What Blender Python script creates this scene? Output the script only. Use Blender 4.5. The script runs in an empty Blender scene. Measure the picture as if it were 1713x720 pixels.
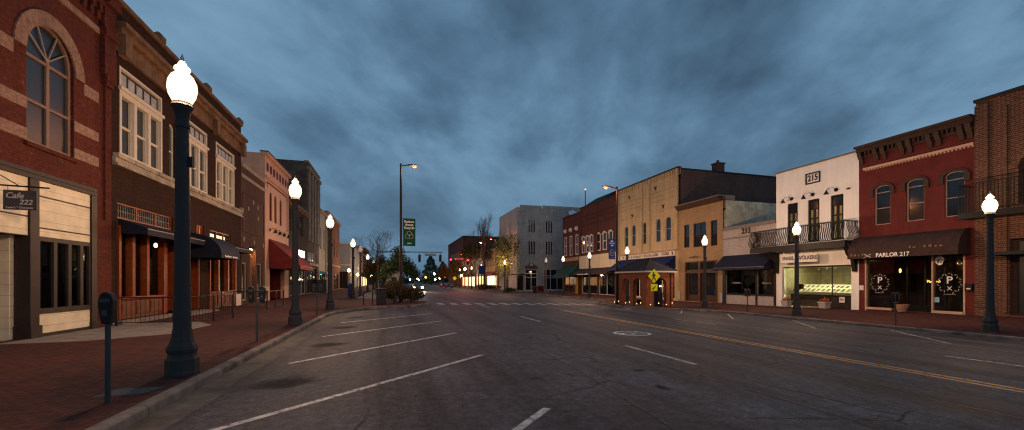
import bpy, bmesh, math, random
from mathutils import Vector, Matrix
random.seed(7)
R = math.radians
SC = bpy.context.scene
COL = SC.collection
ORG = {}

# ------------------------------------------------------------------ helpers
class Face:
    """a wall plane: a runs along it, d out of it, z up"""
    def __init__(s, kind, p): s.kind, s.p = kind, p; s.sgn = -1 if kind == 'R' else 1
    def __call__(s, a, d, z):
        if s.kind == 'L': return (s.p + d, a, z)
        if s.kind == 'R': return (s.p - d, a, z)
        if s.kind == 'F': return (a, s.p - d, z)
        return (a, d, z)
W = Face('W', 0)
LF = Face('L', -9.6)
RF = Face('R', 29.0)

class MB:
    def __init__(s, F=W): s.v, s.f, s.F = [], [], F
    def quad(s, *pts):
        n = len(s.v); s.v += [s.F(*p) for p in pts]; s.f.append(tuple(range(n, n + len(pts))))
        return s
    def box(s, a0, a1, d0, d1, z0, z1):
        n = len(s.v)
        s.v += [s.F(a, d, z) for z in (z0, z1) for d in (d0, d1) for a in (a0, a1)]
        for q in ((0,1,3,2),(4,5,7,6),(0,1,5,4),(2,3,7,6),(0,2,6,4),(1,3,7,5)): s.f.append(tuple(n + i for i in q))
        return s
    def prism(s, poly, a0, a1):           # poly in (d,z), extruded along a
        n = len(s.v); k = len(poly)
        for a in (a0, a1): s.v += [s.F(a, d, z) for d, z in poly]
        s.f.append(tuple(range(n, n + k))); s.f.append(tuple(range(n + k, n + 2 * k)))
        for i in range(k): j = (i + 1) % k; s.f.append((n + i, n + j, n + k + j, n + k + i))
        return s
    def plate(s, poly, d0, d1):           # poly in (a,z), extruded along d
        n = len(s.v); k = len(poly)
        for d in (d0, d1): s.v += [s.F(a, d, z) for a, z in poly]
        s.f.append(tuple(range(n, n + k))); s.f.append(tuple(range(n + k, n + 2 * k)))
        for i in range(k): j = (i + 1) % k; s.f.append((n + i, n + j, n + k + j, n + k + i))
        return s
    def slab(s, poly, z0, z1):            # poly in (a,d), extruded along z
        n = len(s.v); k = len(poly)
        for z in (z0, z1): s.v += [s.F(a, d, z) for a, d in poly]
        s.f.append(tuple(range(n, n + k))); s.f.append(tuple(range(n + k, n + 2 * k)))
        for i in range(k): j = (i + 1) % k; s.f.append((n + i, n + j, n + k + j, n + k + i))
        return s
    def lathe(s, prof, c=(0, 0, 0), n=16, ph=0):
        b = len(s.v)
        for r, z in prof:
            for i in range(n):
                t = 2 * math.pi * i / n + ph
                s.v.append(s.F(c[0] + r * math.cos(t), c[1] + r * math.sin(t), c[2] + z))
        for k in range(len(prof) - 1):
            for i in range(n):
                j = (i + 1) % n
                s.f.append((b + k*n + i, b + k*n + j, b + (k+1)*n + j, b + (k+1)*n + i))
        s.f.append(tuple(b + i for i in range(n))); s.f.append(tuple(b + (len(prof)-1)*n + i for i in range(n)))
        return s
    def tube(s, pts, r, n=6, r1=None):
        pts = [Vector(s.F(*p)) for p in pts]; b = len(s.v); m = len(pts)
        for k, p in enumerate(pts):
            t = (pts[min(k+1, m-1)] - pts[max(k-1, 0)]).normalized()
            u = t.cross(Vector((0, 0, 1)) if abs(t.z) < .9 else Vector((1, 0, 0))).normalized(); w = t.cross(u)
            rr = r if r1 is None else r + (r1 - r) * k / max(1, m - 1)
            for i in range(n):
                q = 2 * math.pi * i / n
                s.v.append(tuple(p + (u * math.cos(q) + w * math.sin(q)) * rr))
        for k in range(m - 1):
            for i in range(n):
                j = (i + 1) % n
                s.f.append((b + k*n + i, b + k*n + j, b + (k+1)*n + j, b + (k+1)*n + i))
        s.f.append(tuple(b + i for i in range(n))); s.f.append(tuple(b + (m-1)*n + i for i in range(n)))
        return s
    def sweep(s, P, a0, a1): return s.prism(P, a0, a1)
    def build(s, name, mat, parent=None, smooth=False, label=None, bevel=0, recalc=True):
        if not s.v: return None
        o0 = Vector(ORG[parent.name]) if parent else Vector((0, 0, 0))
        me = bpy.data.meshes.new(name)
        me.from_pydata([tuple(Vector(v) - o0) for v in s.v], [], s.f); me.update()
        if recalc:
            bm = bmesh.new(); bm.from_mesh(me); bmesh.ops.recalc_face_normals(bm, faces=bm.faces); bm.to_mesh(me); bm.free()
        if mat: me.materials.append(mat)
        ob = bpy.data.objects.new(name, me); COL.objects.link(ob)
        if parent: ob.parent = parent
        ORG[ob.name] = tuple(o0)
        if smooth:
            for p in me.polygons: p.use_smooth = True
            try: me.set_sharp_from_angle(angle=R(40))
            except Exception: pass
        if bevel:
            m = ob.modifiers.new('Bevel', 'BEVEL'); m.width = bevel; m.segments = 2
        if label: ob['label'] = label
        return ob

def tag(o, label, cat, group=None):
    o['label'] = label; o['category'] = cat
    if group: o['group'] = group
    return o
def thing(name, label, cat, loc=(0, 0, 0), group=None):
    o = bpy.data.objects.new(name, None); COL.objects.link(o); o.location = loc; o.empty_display_size = .3
    ORG[o.name] = tuple(loc)
    return tag(o, label, cat, group)
def struct(o, kind='structure'):
    o['kind'] = kind; return o
def copy_tree(o, parent=None):
    c = o.copy(); COL.objects.link(c)
    if parent: c.parent = parent
    for ch in [x for x in COL.objects if x.parent == o and x is not c]: copy_tree(ch, c)
    return c
def dup(o, loc, label, rz=0, group=None):
    c = copy_tree(o); c.location = loc; c.rotation_euler.z = rz; c['label'] = label
    if group: c['group'] = group
    ORG[c.name] = tuple(loc)
    return c

# ------------------------------------------------------------------ materials
def mat0(name):
    m = bpy.data.materials.new(name); m.use_nodes = True
    nt = m.node_tree; return m, nt, nt.nodes['Principled BSDF']
def N(nt, t, **k):
    n = nt.nodes.new(t)
    for a, v in k.items():
        if hasattr(n, a): setattr(n, a, v)
        else: n.inputs[a.replace('_', ' ')].default_value = v
    return n
def ramp(nt, stops):
    r = nt.nodes.new('ShaderNodeValToRGB'); e = r.color_ramp.elements
    while len(e) < len(stops): e.new(.5)
    for x, (p, c) in zip(e, stops): x.position = p; x.color = (*c, 1)
    return r
def mixc(nt, f, a, b, blend='MIX'):
    m = nt.nodes.new('ShaderNodeMix'); m.data_type = 'RGBA'; m.blend_type = blend
    for i, v in ((0, f), (6, a), (7, b)):
        if hasattr(v, 'is_output'): nt.links.new(v, m.inputs[i])
        elif i == 0: m.inputs[0].default_value = v
        else: m.inputs[i].default_value = (*v, 1)
    return m.outputs[2]
def mul(c, k): return tuple(x * k for x in c)
def plain(name, c, rough=.6, metal=0, var=.18, scale=3.0, bump=.1, spec=.2, bscale=60, streak=0):
    m, nt, b = mat0(name); L = nt.links.new
    tc = N(nt, 'ShaderNodeTexCoord')
    n = N(nt, 'ShaderNodeTexNoise', Scale=scale, Detail=6.0, Roughness=.65); L(tc.outputs['Object'], n.inputs['Vector'])
    r = ramp(nt, [(.3, mul(c, 1 - var)), (.7, mul(c, 1 + var))]); L(n.outputs['Fac'], r.inputs[0])
    col = r.outputs[0]
    if streak:
        mp = N(nt, 'ShaderNodeMapping'); mp.inputs['Scale'].default_value = (1.1, 1.1, .22); L(tc.outputs['Object'], mp.inputs['Vector'])
        ns = N(nt, 'ShaderNodeTexNoise', Scale=1.0, Detail=7.0, Roughness=.7); L(mp.outputs[0], ns.inputs['Vector'])
        rs = ramp(nt, [(.34, (1 - streak*.6,)*3), (.62, (1.03,)*3)]); L(ns.outputs['Fac'], rs.inputs[0]); col = mixc(nt, 1.0, col, rs.outputs[0], 'MULTIPLY')
    L(col, b.inputs['Base Color']); b.inputs['Roughness'].default_value = rough
    b.inputs['Metallic'].default_value = metal; b.inputs['Specular IOR Level'].default_value = spec
    if bump:
        n2 = N(nt, 'ShaderNodeTexNoise', Scale=bscale, Detail=3.0); L(tc.outputs['Object'], n2.inputs['Vector'])
        bp = N(nt, 'ShaderNodeBump', Strength=bump, Distance=.02); L(n2.outputs['Fac'], bp.inputs['Height']); L(bp.outputs[0], b.inputs['Normal'])
    return m
def wallmap(nt):
    L = nt.links.new
    tc = N(nt, 'ShaderNodeTexCoord'); s = N(nt, 'ShaderNodeSeparateXYZ'); L(tc.outputs['Object'], s.inputs[0])
    ad = N(nt, 'ShaderNodeMath', operation='ADD'); L(s.outputs[0], ad.inputs[0]); L(s.outputs[1], ad.inputs[1])
    cb = N(nt, 'ShaderNodeCombineXYZ'); L(ad.outputs[0], cb.inputs[0]); L(s.outputs[2], cb.inputs[1])
    return tc, cb
def brick(name, c1, c2, mortar, bw=.23, bh=.076, ms=.012, stain=(.03,.025,.02), samt=.45, white=0, bump=.35, floor=False):
    m, nt, b = mat0(name); L = nt.links.new
    tc, cb = wallmap(nt)
    vec = tc.outputs['Object'] if floor else cb.outputs[0]
    t = N(nt, 'ShaderNodeTexBrick'); t.inputs['Scale'].default_value = 1
    t.inputs['Brick Width'].default_value = bw; t.inputs['Row Height'].default_value = bh; t.inputs['Mortar Size'].default_value = ms
    t.inputs['Mortar Smooth'].default_value = .2
    t.inputs['Color1'].default_value = (*c1, 1); t.inputs['Color2'].default_value = (*c2, 1); t.inputs['Mortar'].default_value = (*mortar, 1)
    L(vec, t.inputs['Vector'])
    n = N(nt, 'ShaderNodeTexNoise', Scale=.55, Detail=7.0, Roughness=.7); L(tc.outputs['Object'], n.inputs['Vector'])
    r = ramp(nt, [(.42, (0, 0, 0)), (.75, (samt,)*3)]); L(n.outputs['Fac'], r.inputs[0])
    col = mixc(nt, r.outputs[0], t.outputs['Color'], stain)
    if white:
        n3 = N(nt, 'ShaderNodeTexNoise', Scale=3.2, Detail=8.0, Roughness=.75); L(tc.outputs['Object'], n3.inputs['Vector'])
        r3 = ramp(nt, [(.62, (0,0,0)), (.72, (white,)*3)]); L(n3.outputs['Fac'], r3.inputs[0])
        col = mixc(nt, r3.outputs[0], col, (.5, .45, .4))
    if not floor:
        mp = N(nt, 'ShaderNodeMapping'); mp.inputs['Scale'].default_value = (.9, .9, .22); L(tc.outputs['Object'], mp.inputs['Vector'])
        ns = N(nt, 'ShaderNodeTexNoise', Scale=1.0, Detail=7.0, Roughness=.7); L(mp.outputs[0], ns.inputs['Vector'])
        rs = ramp(nt, [(.34, (.8,)*3), (.62, (1.06,)*3)]); L(ns.outputs['Fac'], rs.inputs[0]); col = mixc(nt, 1.0, col, rs.outputs[0], 'MULTIPLY')
    n4 = N(nt, 'ShaderNodeTexNoise', Scale=9.0, Detail=4.0); L(tc.outputs['Object'], n4.inputs['Vector'])
    r4 = ramp(nt, [(.3, (.72,)*3), (.7, (1.2,)*3)]); L(n4.outputs['Fac'], r4.inputs[0])
    col = mixc(nt, 1.0, col, r4.outputs[0], 'MULTIPLY')
    L(col, b.inputs['Base Color']); b.inputs['Roughness'].default_value = .9; b.inputs['Specular IOR Level'].default_value = .12
    bp = N(nt, 'ShaderNodeBump', Strength=bump, Distance=.012); bp.invert = True; L(t.outputs['Fac'], bp.inputs['Height']); L(bp.outputs[0], b.inputs['Normal'])
    return m
def siding(name, c, step=.3):
    m, nt, b = mat0(name); L = nt.links.new
    tc, cb = wallmap(nt)
    s = N(nt, 'ShaderNodeSeparateXYZ'); L(cb.outputs[0], s.inputs[0])
    d = N(nt, 'ShaderNodeMath', operation='DIVIDE'); L(s.outputs[1], d.inputs[0]); d.inputs[1].default_value = step
    fr = N(nt, 'ShaderNodeMath', operation='FRACT'); L(d.outputs[0], fr.inputs[0])
    r = ramp(nt, [(.0, (.3,)*3), (.05, (1,)*3)]); L(fr.outputs[0], r.inputs[0])
    n = N(nt, 'ShaderNodeTexNoise', Scale=2.5, Detail=6.0); L(tc.outputs['Object'], n.inputs['Vector'])
    r2 = ramp(nt, [(.3, mul(c, .78)), (.7, mul(c, 1.05))]); L(n.outputs['Fac'], r2.inputs[0])
    L(mixc(nt, 1.0, r2.outputs[0], r.outputs[0], 'MULTIPLY'), b.inputs['Base Color'])
    b.inputs['Roughness'].default_value = .6
    bp = N(nt, 'ShaderNodeBump', Strength=.6, Distance=.02); L(fr.outputs[0], bp.inputs['Height']); L(bp.outputs[0], b.inputs['Normal'])
    return m
def emit(name, c, s):
    m, nt, b = mat0(name)
    b.inputs['Base Color'].default_value = (*mul(c, .5), 1)
    b.inputs['Emission Color'].default_value = (*c, 1); b.inputs['Emission Strength'].default_value = s
    return m
def darkpane(name, c=(.012, .016, .02), rough=.07):
    m, nt, b = mat0(name); L = nt.links.new
    b.inputs['Base Color'].default_value = (*c, 1); b.inputs['Roughness'].default_value = rough; b.inputs['Specular IOR Level'].default_value = .9
    tc = N(nt, 'ShaderNodeTexCoord'); n = N(nt, 'ShaderNodeTexNoise', Scale=1.3, Detail=1.0); L(tc.outputs['Object'], n.inputs['Vector'])
    bp = N(nt, 'ShaderNodeBump', Strength=.012, Distance=.1); L(n.outputs['Fac'], bp.inputs['Height']); L(bp.outputs[0], b.inputs['Normal'])
    return m
def clearglass(name, tint=(.75, .8, .78)):
    m = bpy.data.materials.new(name); m.use_nodes = True; nt = m.node_tree; nt.nodes.clear(); L = nt.links.new
    o = N(nt, 'ShaderNodeOutputMaterial'); mx = N(nt, 'ShaderNodeMixShader'); tr = N(nt, 'ShaderNodeBsdfTransparent'); gl = N(nt, 'ShaderNodeBsdfGlossy')
    tr.inputs[0].default_value = (*tint, 1); gl.inputs['Roughness'].default_value = .03; gl.inputs[0].default_value = (.9, .9, .9, 1)
    fr = N(nt, 'ShaderNodeFresnel', IOR=1.5)
    L(fr.outputs[0], mx.inputs[0]); L(tr.outputs[0], mx.inputs[1]); L(gl.outputs[0], mx.inputs[2]); L(mx.outputs[0], o.inputs[0])
    return m

M = {}
M['redpaint'] = brick('painted_red_brick', (.145,.034,.021), (.11,.027,.018), (.095,.026,.017), white=.5, samt=.35, bump=.25)
M['band'] = brick('tan_brick_band', (.36,.21,.15), (.32,.185,.13), (.27,.16,.12), samt=.25, bump=.25)
M['darkbrick'] = brick('dark_brown_brick', (.06,.021,.011), (.036,.014,.008), (.03,.015,.01), samt=.4)
M['brown'] = plain('brown_trim', (.045,.03,.025), .5)
M['cream_siding'] = siding('cream_siding', (.86,.74,.52), .3)
M['limestone'] = plain('stained_limestone', (.36,.29,.22), .85, var=.45, scale=2.2, bump=.4, bscale=14, streak=0.4)
M['tancornice'] = plain('tan_cornice', (.2,.11,.06), .8, var=.4, scale=2.5, bump=.3, bscale=12, streak=0.4)
M['creampaint'] = plain('cream_paint', (.68,.58,.44), .5, var=.08)
M['navy'] = plain('navy_awning_canvas', (.011,.013,.026), .75, var=.3, bump=.6, bscale=5)
M['wood'] = plain('varnished_orange_wood', (.22,.045,.010), .42, var=.35, scale=5)
M['wooddark'] = plain('dark_wood', (.075,.03,.016), .5, var=.3)
M['frame222'] = plain('dull_tan_window_paint', (.26,.15,.11), .6)
M['redbrick3'] = brick('plain_red_brick', (.13,.06,.042), (.1,.045,.033), (.1,.07,.055), samt=.3)
M['pale'] = plain('pale_band', (.36,.26,.2), .8)
M['pink'] = plain('pink_stucco', (.6,.36,.25), .8, var=.1, bump=.15, streak=0.3)
M['darkred'] = plain('dark_red_paint', (.12,.014,.012), .55)
M['redawn'] = plain('red_awning_canvas', (.17,.022,.017), .75, var=.25, bump=.6, bscale=5)
M['greybrown'] = brick('grimy_brown_brick', (.1,.075,.055), (.075,.056,.043), (.07,.055,.042), samt=.5)
M['oldstone'] = plain('weathered_grey_stone', (.2,.175,.145), .85, var=.4, scale=1.5, bump=.3, bscale=15, streak=0.4)
M['grime'] = plain('soot_grey_plaster', (.085,.072,.06), .9, var=.5, scale=1.2, bump=.3, bscale=15, streak=0.5)
M['palegrey'] = plain('pale_grey_paint', (.34,.32,.28), .75, var=.15, streak=0.35)
M['orangebrick'] = brick('orange_brick', (.3,.14,.085), (.25,.11,.07), (.22,.14,.1), samt=.3)
M['red217'] = plain('matte_red_paint', (.125,.02,.016), .7, var=.2, scale=1.4, bump=.2, streak=0.35)
M['brownwood'] = plain('chocolate_brown_trim', (.055,.032,.024), .6)
M['creamband'] = plain('peach_cream_band', (.55,.36,.25), .65)
M['brownawn'] = plain('dark_brown_awning', (.04,.022,.018), .75, var=.3, bump=.6, bscale=5)
M['white215'] = plain('warm_white_stucco', (.88,.85,.79), .75, var=.05, scale=.8, bump=.1, streak=0.16)
M['black'] = plain('black_metal', (.012,.012,.012), .45, var=.1)
M['blackpaint'] = plain('black_paint', (.012,.011,.011), .5)
M['white213'] = brick('whitewashed_brick', (.5,.43,.4), (.46,.4,.37), (.42,.37,.34), samt=.15, bump=.3)
M['mauve'] = plain('mauve_grey_trim', (.2,.16,.15), .7)
M['tanbrick'] = brick('small_tan_brick', (.44,.28,.14), (.37,.23,.115), (.35,.24,.14), samt=.25, stain=(.15,.08,.04))
M['yellowbrick'] = brick('big_buff_brick', (.6,.43,.23), (.53,.375,.2), (.5,.37,.22), samt=.35, stain=(.22,.14,.075))
M['sidebrick'] = brick('old_dark_side_brick', (.15,.078,.06), (.1,.055,.045), (.13,.09,.075), samt=.3, white=.12)
M['sidecream'] = plain('mildewed_cream_plaster', (.6,.56,.4), .85, var=.35, scale=1.6, bump=.3, bscale=14, streak=0.5)
M['farred'] = brick('far_red_brick', (.13,.044,.034), (.105,.036,.029), (.09,.04,.033), samt=.25)
M['nearbrick'] = brick('near_orange_red_brick', (.15,.05,.027), (.095,.033,.02), (.2,.14,.1), samt=.15, bh=.1, bw=.3, ms=.018)
M['grey_stone'] = brick('grey_cut_stone', (.46,.43,.39), (.4,.375,.345), (.29,.265,.24), bw=.9, bh=.45, ms=.012, samt=.3, stain=(.12,.1,.085))
M['whitewin'] = plain('white_window_paint', (.6,.52,.45), .5, var=.06)
M['woodpanel'] = plain('cream_board_panel', (.62,.52,.35), .7, var=.1, streak=0.3)
M['greenawn'] = plain('dark_green_awning', (.01,.045,.035), .7)
M['bluetile'] = plain('bright_navy_awning', (.006,.014,.075), .7)
M['shingle'] = brick('charcoal_shingles', (.04,.042,.045), (.028,.03,.033), (.015,.015,.016), bw=.3, bh=.14, samt=.1)
M['shelterbrick'] = brick('shelter_red_brick', (.42,.12,.05), (.34,.095,.04), (.26,.12,.07), samt=.15)
M['roof'] = plain('roof_felt', (.03,.03,.032), .9)
M['lamp'] = plain('dark_slate_lamp_paint', (.048,.045,.044), .75, var=.12, bump=.04)
M['pole'] = plain('brown_steel_pole', (.03,.02,.016), .5)
M['galv'] = plain('grey_galvanised_steel', (.055,.056,.056), .6)
M['steel'] = plain('bright_metal', (.4,.4,.4), .3, metal=.9)
M['pane'] = darkpane('dark_window_pane')
M['paneblue'] = darkpane('sky_window_pane', (.03,.04,.05), .05)
M['panedull'] = darkpane('old_window_pane', (.016, .02, .024), .32)
M['blindpane'] = darkpane('blind_window_pane', (.2,.2,.1), .2)
M['redpane'] = darkpane('red_shutter_pane', (.08,.012,.01), .4)
M['glass'] = clearglass('clear_shop_glass')
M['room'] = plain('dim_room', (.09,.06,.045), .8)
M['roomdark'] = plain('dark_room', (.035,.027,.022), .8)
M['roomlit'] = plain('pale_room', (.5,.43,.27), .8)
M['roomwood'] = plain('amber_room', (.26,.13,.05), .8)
M['display'] = plain('white_display_desk', (.78,.74,.56), .5, var=.04)
M['deskdark'] = plain('dark_desk_front', (.035,.025,.022), .5)
M['white'] = plain('white_plastic', (.75,.73,.7), .5, var=.05)
M['signgrey'] = plain('slate_sign', (.05,.048,.055), .5)
M['letter'] = plain('silver_lettering', (.5,.47,.47), .5)
M['letterwhite'] = plain('white_lettering', (.85,.82,.78), .5)
M['yellow'] = plain('fluorescent_yellow', (.85,.82,.02), .5, var=.04, bump=0)
M['green'] = plain('green_banner_cloth', (.008,.075,.038), .7)
M['blue'] = plain('blue_banner_cloth', (.012,.04,.2), .7)
M['redletter'] = plain('red_lettering', (.5,.02,.015), .5)
M['navyletter'] = plain('navy_lettering', (.02,.02,.06), .5)
M['terracotta'] = plain('terracotta', (.42,.24,.15), .8)
M['stonepot'] = plain('grey_stone_pot', (.4,.37,.34), .85)
M['orangeflower'] = plain('orange_flowers', (.5,.12,.03), .8, var=.4, scale=20)
M['concrete'] = plain('worn_concrete', (.24,.2,.165), .85, var=.35, scale=2.5, bump=.3)
M['bin'] = plain('dark_bin', (.015,.014,.016), .5)
M['bark'] = plain('bark', (.06,.045,.035), .9, bump=.4, bscale=25)
M['gravelplate'] = plain('granular_plate', (.085,.082,.08), .8, var=.6, scale=45)

def leafmat(name, c):
    m, nt, b = mat0(name); L = nt.links.new
    g = N(nt, 'ShaderNodeNewGeometry')
    r = ramp(nt, [(0, mul(c, .55)), (.6, c), (1, mul(c, 1.6))]); L(g.outputs['Random Per Island'], r.inputs[0])
    L(r.outputs[0], b.inputs['Base Color']); b.inputs['Roughness'].default_value = .7; b.inputs['Specular IOR Level'].default_value = .2
    return m
M['leafgreen'] = leafmat('dark_green_leaves', (.035,.06,.015))
M['leafyellow'] = leafmat('yellow_green_leaves', (.12,.115,.03))
M['leafred'] = leafmat('russet_shrub_leaves', (.062,.042,.014))
M['leaflamptint'] = leafmat('lamp_tinted_leaves', (.13,.06,.02))  # glow of red signals and orange lamps painted into the leaf colour
M['leafolive'] = leafmat('olive_leaves', (.06,.045,.015))

WARM = (1.0, .66, .36)
def globemat():
    m = bpy.data.materials.new('lit_frosted_globe'); m.use_nodes = True; nt = m.node_tree; nt.nodes.clear(); L = nt.links.new
    o = N(nt, 'ShaderNodeOutputMaterial'); mx = N(nt, 'ShaderNodeMixShader'); tr = N(nt, 'ShaderNodeBsdfTransparent'); e = N(nt, 'ShaderNodeEmission')
    e.inputs[0].default_value = (1, .78, .46, 1); e.inputs[1].default_value = 2.4; mx.inputs[0].default_value = .65
    L(tr.outputs[0], mx.inputs[1]); L(e.outputs[0], mx.inputs[2]); L(mx.outputs[0], o.inputs[0]); return m
M['globe'] = globemat()
M['globefar'] = emit('lit_distant_globe', (1.0, .74, .45), 190)
M['globeoff'] = plain('unlit_frosted_globe', (.7,.66,.58), .3, var=.05)
M['sodium'] = emit('sodium_lens', (1.0, .026, .002), 26)
M['redlight'] = emit('red_signal_lens', (1.0, .0003, .00015), 600)
M['greenlight'] = emit('green_signal_lens', (.002, 1.0, .012), 60)
M['lampwhite3'] = emit('white_lantern_glass', (1, .8, .55), 90)
M['amber'] = emit('amber_bulb', (1.0, .5, .12), 50)
M['headlight'] = emit('headlight_lens', (1.0, .82, .5), 700)
M['tail'] = emit('tail_lens', (1.0, .03, .02), 8)
M['bulb'] = emit('small_warm_bulb', (1.0, .55, .22), 5)
M['lampwhite'] = emit('shop_ceiling_lamp', (1.0, .88, .5), 9)
M['lampwarm'] = emit('warm_room_lamp', (1.0, .55, .2), 5)
M['lampdim'] = emit('dim_room_lamp', (1.0, .5, .2), 1.8)
M['tube'] = emit('blue_neon_tube', (.15, .55, 1.0), 9)
M['litpane'] = emit('orange_lit_glass', (1.0, .25, .05), .35)
M['litwhite'] = emit('white_lit_glass', (1.0, .78, .45), 1.6)
M['signlit'] = emit('lit_sign_face', (1.0, .95, .85), 4)
M['neon'] = emit('orange_neon_script', (1.0, .45, .08), 5)
M['redglow'] = emit('red_neon', (1.0, .05, .02), 6)

def asphalt():
    m, nt, b = mat0('worn_asphalt'); L = nt.links.new
    tc = N(nt, 'ShaderNodeTexCoord'); O = tc.outputs['Object']
    n1 = N(nt, 'ShaderNodeTexNoise', Scale=.35, Detail=8.0, Roughness=.68); L(O, n1.inputs['Vector'])
    mp = N(nt, 'ShaderNodeMapping'); mp.inputs['Scale'].default_value = (1.1, .07, 1); L(O, mp.inputs['Vector'])
    n2 = N(nt, 'ShaderNodeTexNoise', Scale=1.0, Detail=5.0, Roughness=.6); L(mp.outputs[0], n2.inputs['Vector'])
    n3 = N(nt, 'ShaderNodeTexNoise', Scale=38.0, Detail=4.0, Roughness=.8); L(O, n3.inputs['Vector'])
    r1 = ramp(nt, [(.33, (.042,.0395,.0425)), (.5, (.066,.062,.0662)), (.68, (.1,.0945,.099))]); L(n1.outputs['Fac'], r1.inputs[0])
    r2 = ramp(nt, [(.36, (.6,)*3), (.5, (1,)*3), (.64, (1.22,)*3)]); L(n2.outputs['Fac'], r2.inputs[0])
    r3 = ramp(nt, [(.3, (.5,)*3), (.5, (.95,)*3), (.7, (1.75,)*3)]); L(n3.outputs['Fac'], r3.inputs[0])
    c = mixc(nt, 1.0, r1.outputs[0], r2.outputs[0], 'MULTIPLY'); c = mixc(nt, 1.0, c, r3.outputs[0], 'MULTIPLY')
    n6 = N(nt, 'ShaderNodeTexNoise', Scale=7.0, Detail=6.0, Roughness=.75); L(O, n6.inputs['Vector'])
    r6 = ramp(nt, [(.32, (.6,)*3), (.5, (1,)*3), (.68, (1.5,)*3)]); L(n6.outputs['Fac'], r6.inputs[0]); c = mixc(nt, 1.0, c, r6.outputs[0], 'MULTIPLY')
    # small dark oil spots
    n5 = N(nt, 'ShaderNodeTexNoise', Scale=1.6, Detail=9.0, Roughness=.75); L(O, n5.inputs['Vector'])
    r5 = ramp(nt, [(.31, (.35,)*3), (.40, (1,)*3)]); L(n5.outputs['Fac'], r5.inputs[0])
    c = mixc(nt, 1.0, c, r5.outputs[0], 'MULTIPLY')
    vo = N(nt, 'ShaderNodeTexVoronoi'); vo.feature = 'DISTANCE_TO_EDGE'; vo.inputs['Scale'].default_value = .55
    nd = N(nt, 'ShaderNodeTexNoise', Scale=1.3, Detail=5.0); L(O, nd.inputs['Vector'])
    vm = N(nt, 'ShaderNodeMix'); vm.data_type = 'VECTOR'; vm.inputs[0].default_value = .28; L(O, vm.inputs[4]); L(nd.outputs['Color'], vm.inputs[5]); L(vm.outputs[1], vo.inputs['Vector'])
    rv = ramp(nt, [(.004, (.35,)*3), (.011, (1,)*3)]); L(vo.outputs['Distance'], rv.inputs[0])
    rm = ramp(nt, [(.47, (0,)*3), (.6, (1,)*3)]); L(n1.outputs['Fac'], rm.inputs[0])
    c = mixc(nt, rm.outputs[0], c, mixc(nt, 1.0, c, rv.outputs[0], 'MULTIPLY'))
    L(c, b.inputs['Base Color'])
    rr = ramp(nt, [(.3, (.6,)*3), (.7, (.78,)*3)]); L(n1.outputs['Fac'], rr.inputs[0]); L(rr.outputs[0], b.inputs['Roughness'])
    b.inputs['Specular IOR Level'].default_value = .06
    bp = N(nt, 'ShaderNodeBump', Strength=.35, Distance=.012); L(n3.outputs['Fac'], bp.inputs['Height']); L(bp.outputs[0], b.inputs['Normal'])
    return m
M['asphalt'] = asphalt()
M['paver'] = brick('red_brick_paving', (.135,.038,.026), (.07,.024,.018), (.035,.022,.018), bw=.2, bh=.1, ms=.01, stain=(.035,.026,.022), samt=.75, floor=True)
M['kerb'] = plain('stained_kerb_concrete', (.15,.12,.1), .85, var=.7, scale=1.8, bump=.5, bscale=30)
def joints(m, gap):
    nt = m.node_tree; L = nt.links.new; b = nt.nodes['Principled BSDF']; src = b.inputs['Base Color'].links[0].from_socket
    tc = N(nt, 'ShaderNodeTexCoord'); s = N(nt, 'ShaderNodeSeparateXYZ'); L(tc.outputs['Object'], s.inputs[0])
    d = N(nt, 'ShaderNodeMath', operation='DIVIDE'); L(s.outputs[1], d.inputs[0]); d.inputs[1].default_value = gap
    f = N(nt, 'ShaderNodeMath', operation='FRACT'); L(d.outputs[0], f.inputs[0]); r = ramp(nt, [(0, (.2,)*3), (.012, (1,)*3)]); L(f.outputs[0], r.inputs[0])
    L(mixc(nt, 1.0, src, r.outputs[0], 'MULTIPLY'), b.inputs['Base Color'])
joints(M['kerb'], 2.1)
def worn(name, c, keep=.52, scale=7):
    m = bpy.data.materials.new(name); m.use_nodes = True; nt = m.node_tree; L = nt.links.new
    b = nt.nodes['Principled BSDF']; out = nt.nodes['Material Output']
    b.inputs['Base Color'].default_value = (*c, 1); b.inputs['Roughness'].default_value = .6
    tc = N(nt, 'ShaderNodeTexCoord'); n = N(nt, 'ShaderNodeTexNoise', Scale=scale, Detail=8.0, Roughness=.75); L(tc.outputs['Object'], n.inputs['Vector'])
    r = ramp(nt, [(keep - .09, (1,)*3), (keep + .12, (.12,)*3)]); L(n.outputs['Fac'], r.inputs[0])
    tr = N(nt, 'ShaderNodeBsdfTransparent'); mx = N(nt, 'ShaderNodeMixShader')
    L(r.outputs[0], mx.inputs[0]); L(tr.outputs[0], mx.inputs[1]); L(b.outputs[0], mx.inputs[2]); L(mx.outputs[0], out.inputs[0])
    return m
M['paint'] = worn('worn_white_paint', (.48,.45,.43), .54)
M['paintfaint'] = worn('faded_white_paint', (.45,.43,.4), .5)
M['paintyellow'] = worn('worn_yellow_paint', (.56,.22,.03), .58)
M['crack'] = worn('dark_crack_filler', (.012,.011,.011), .56, 3)
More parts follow.
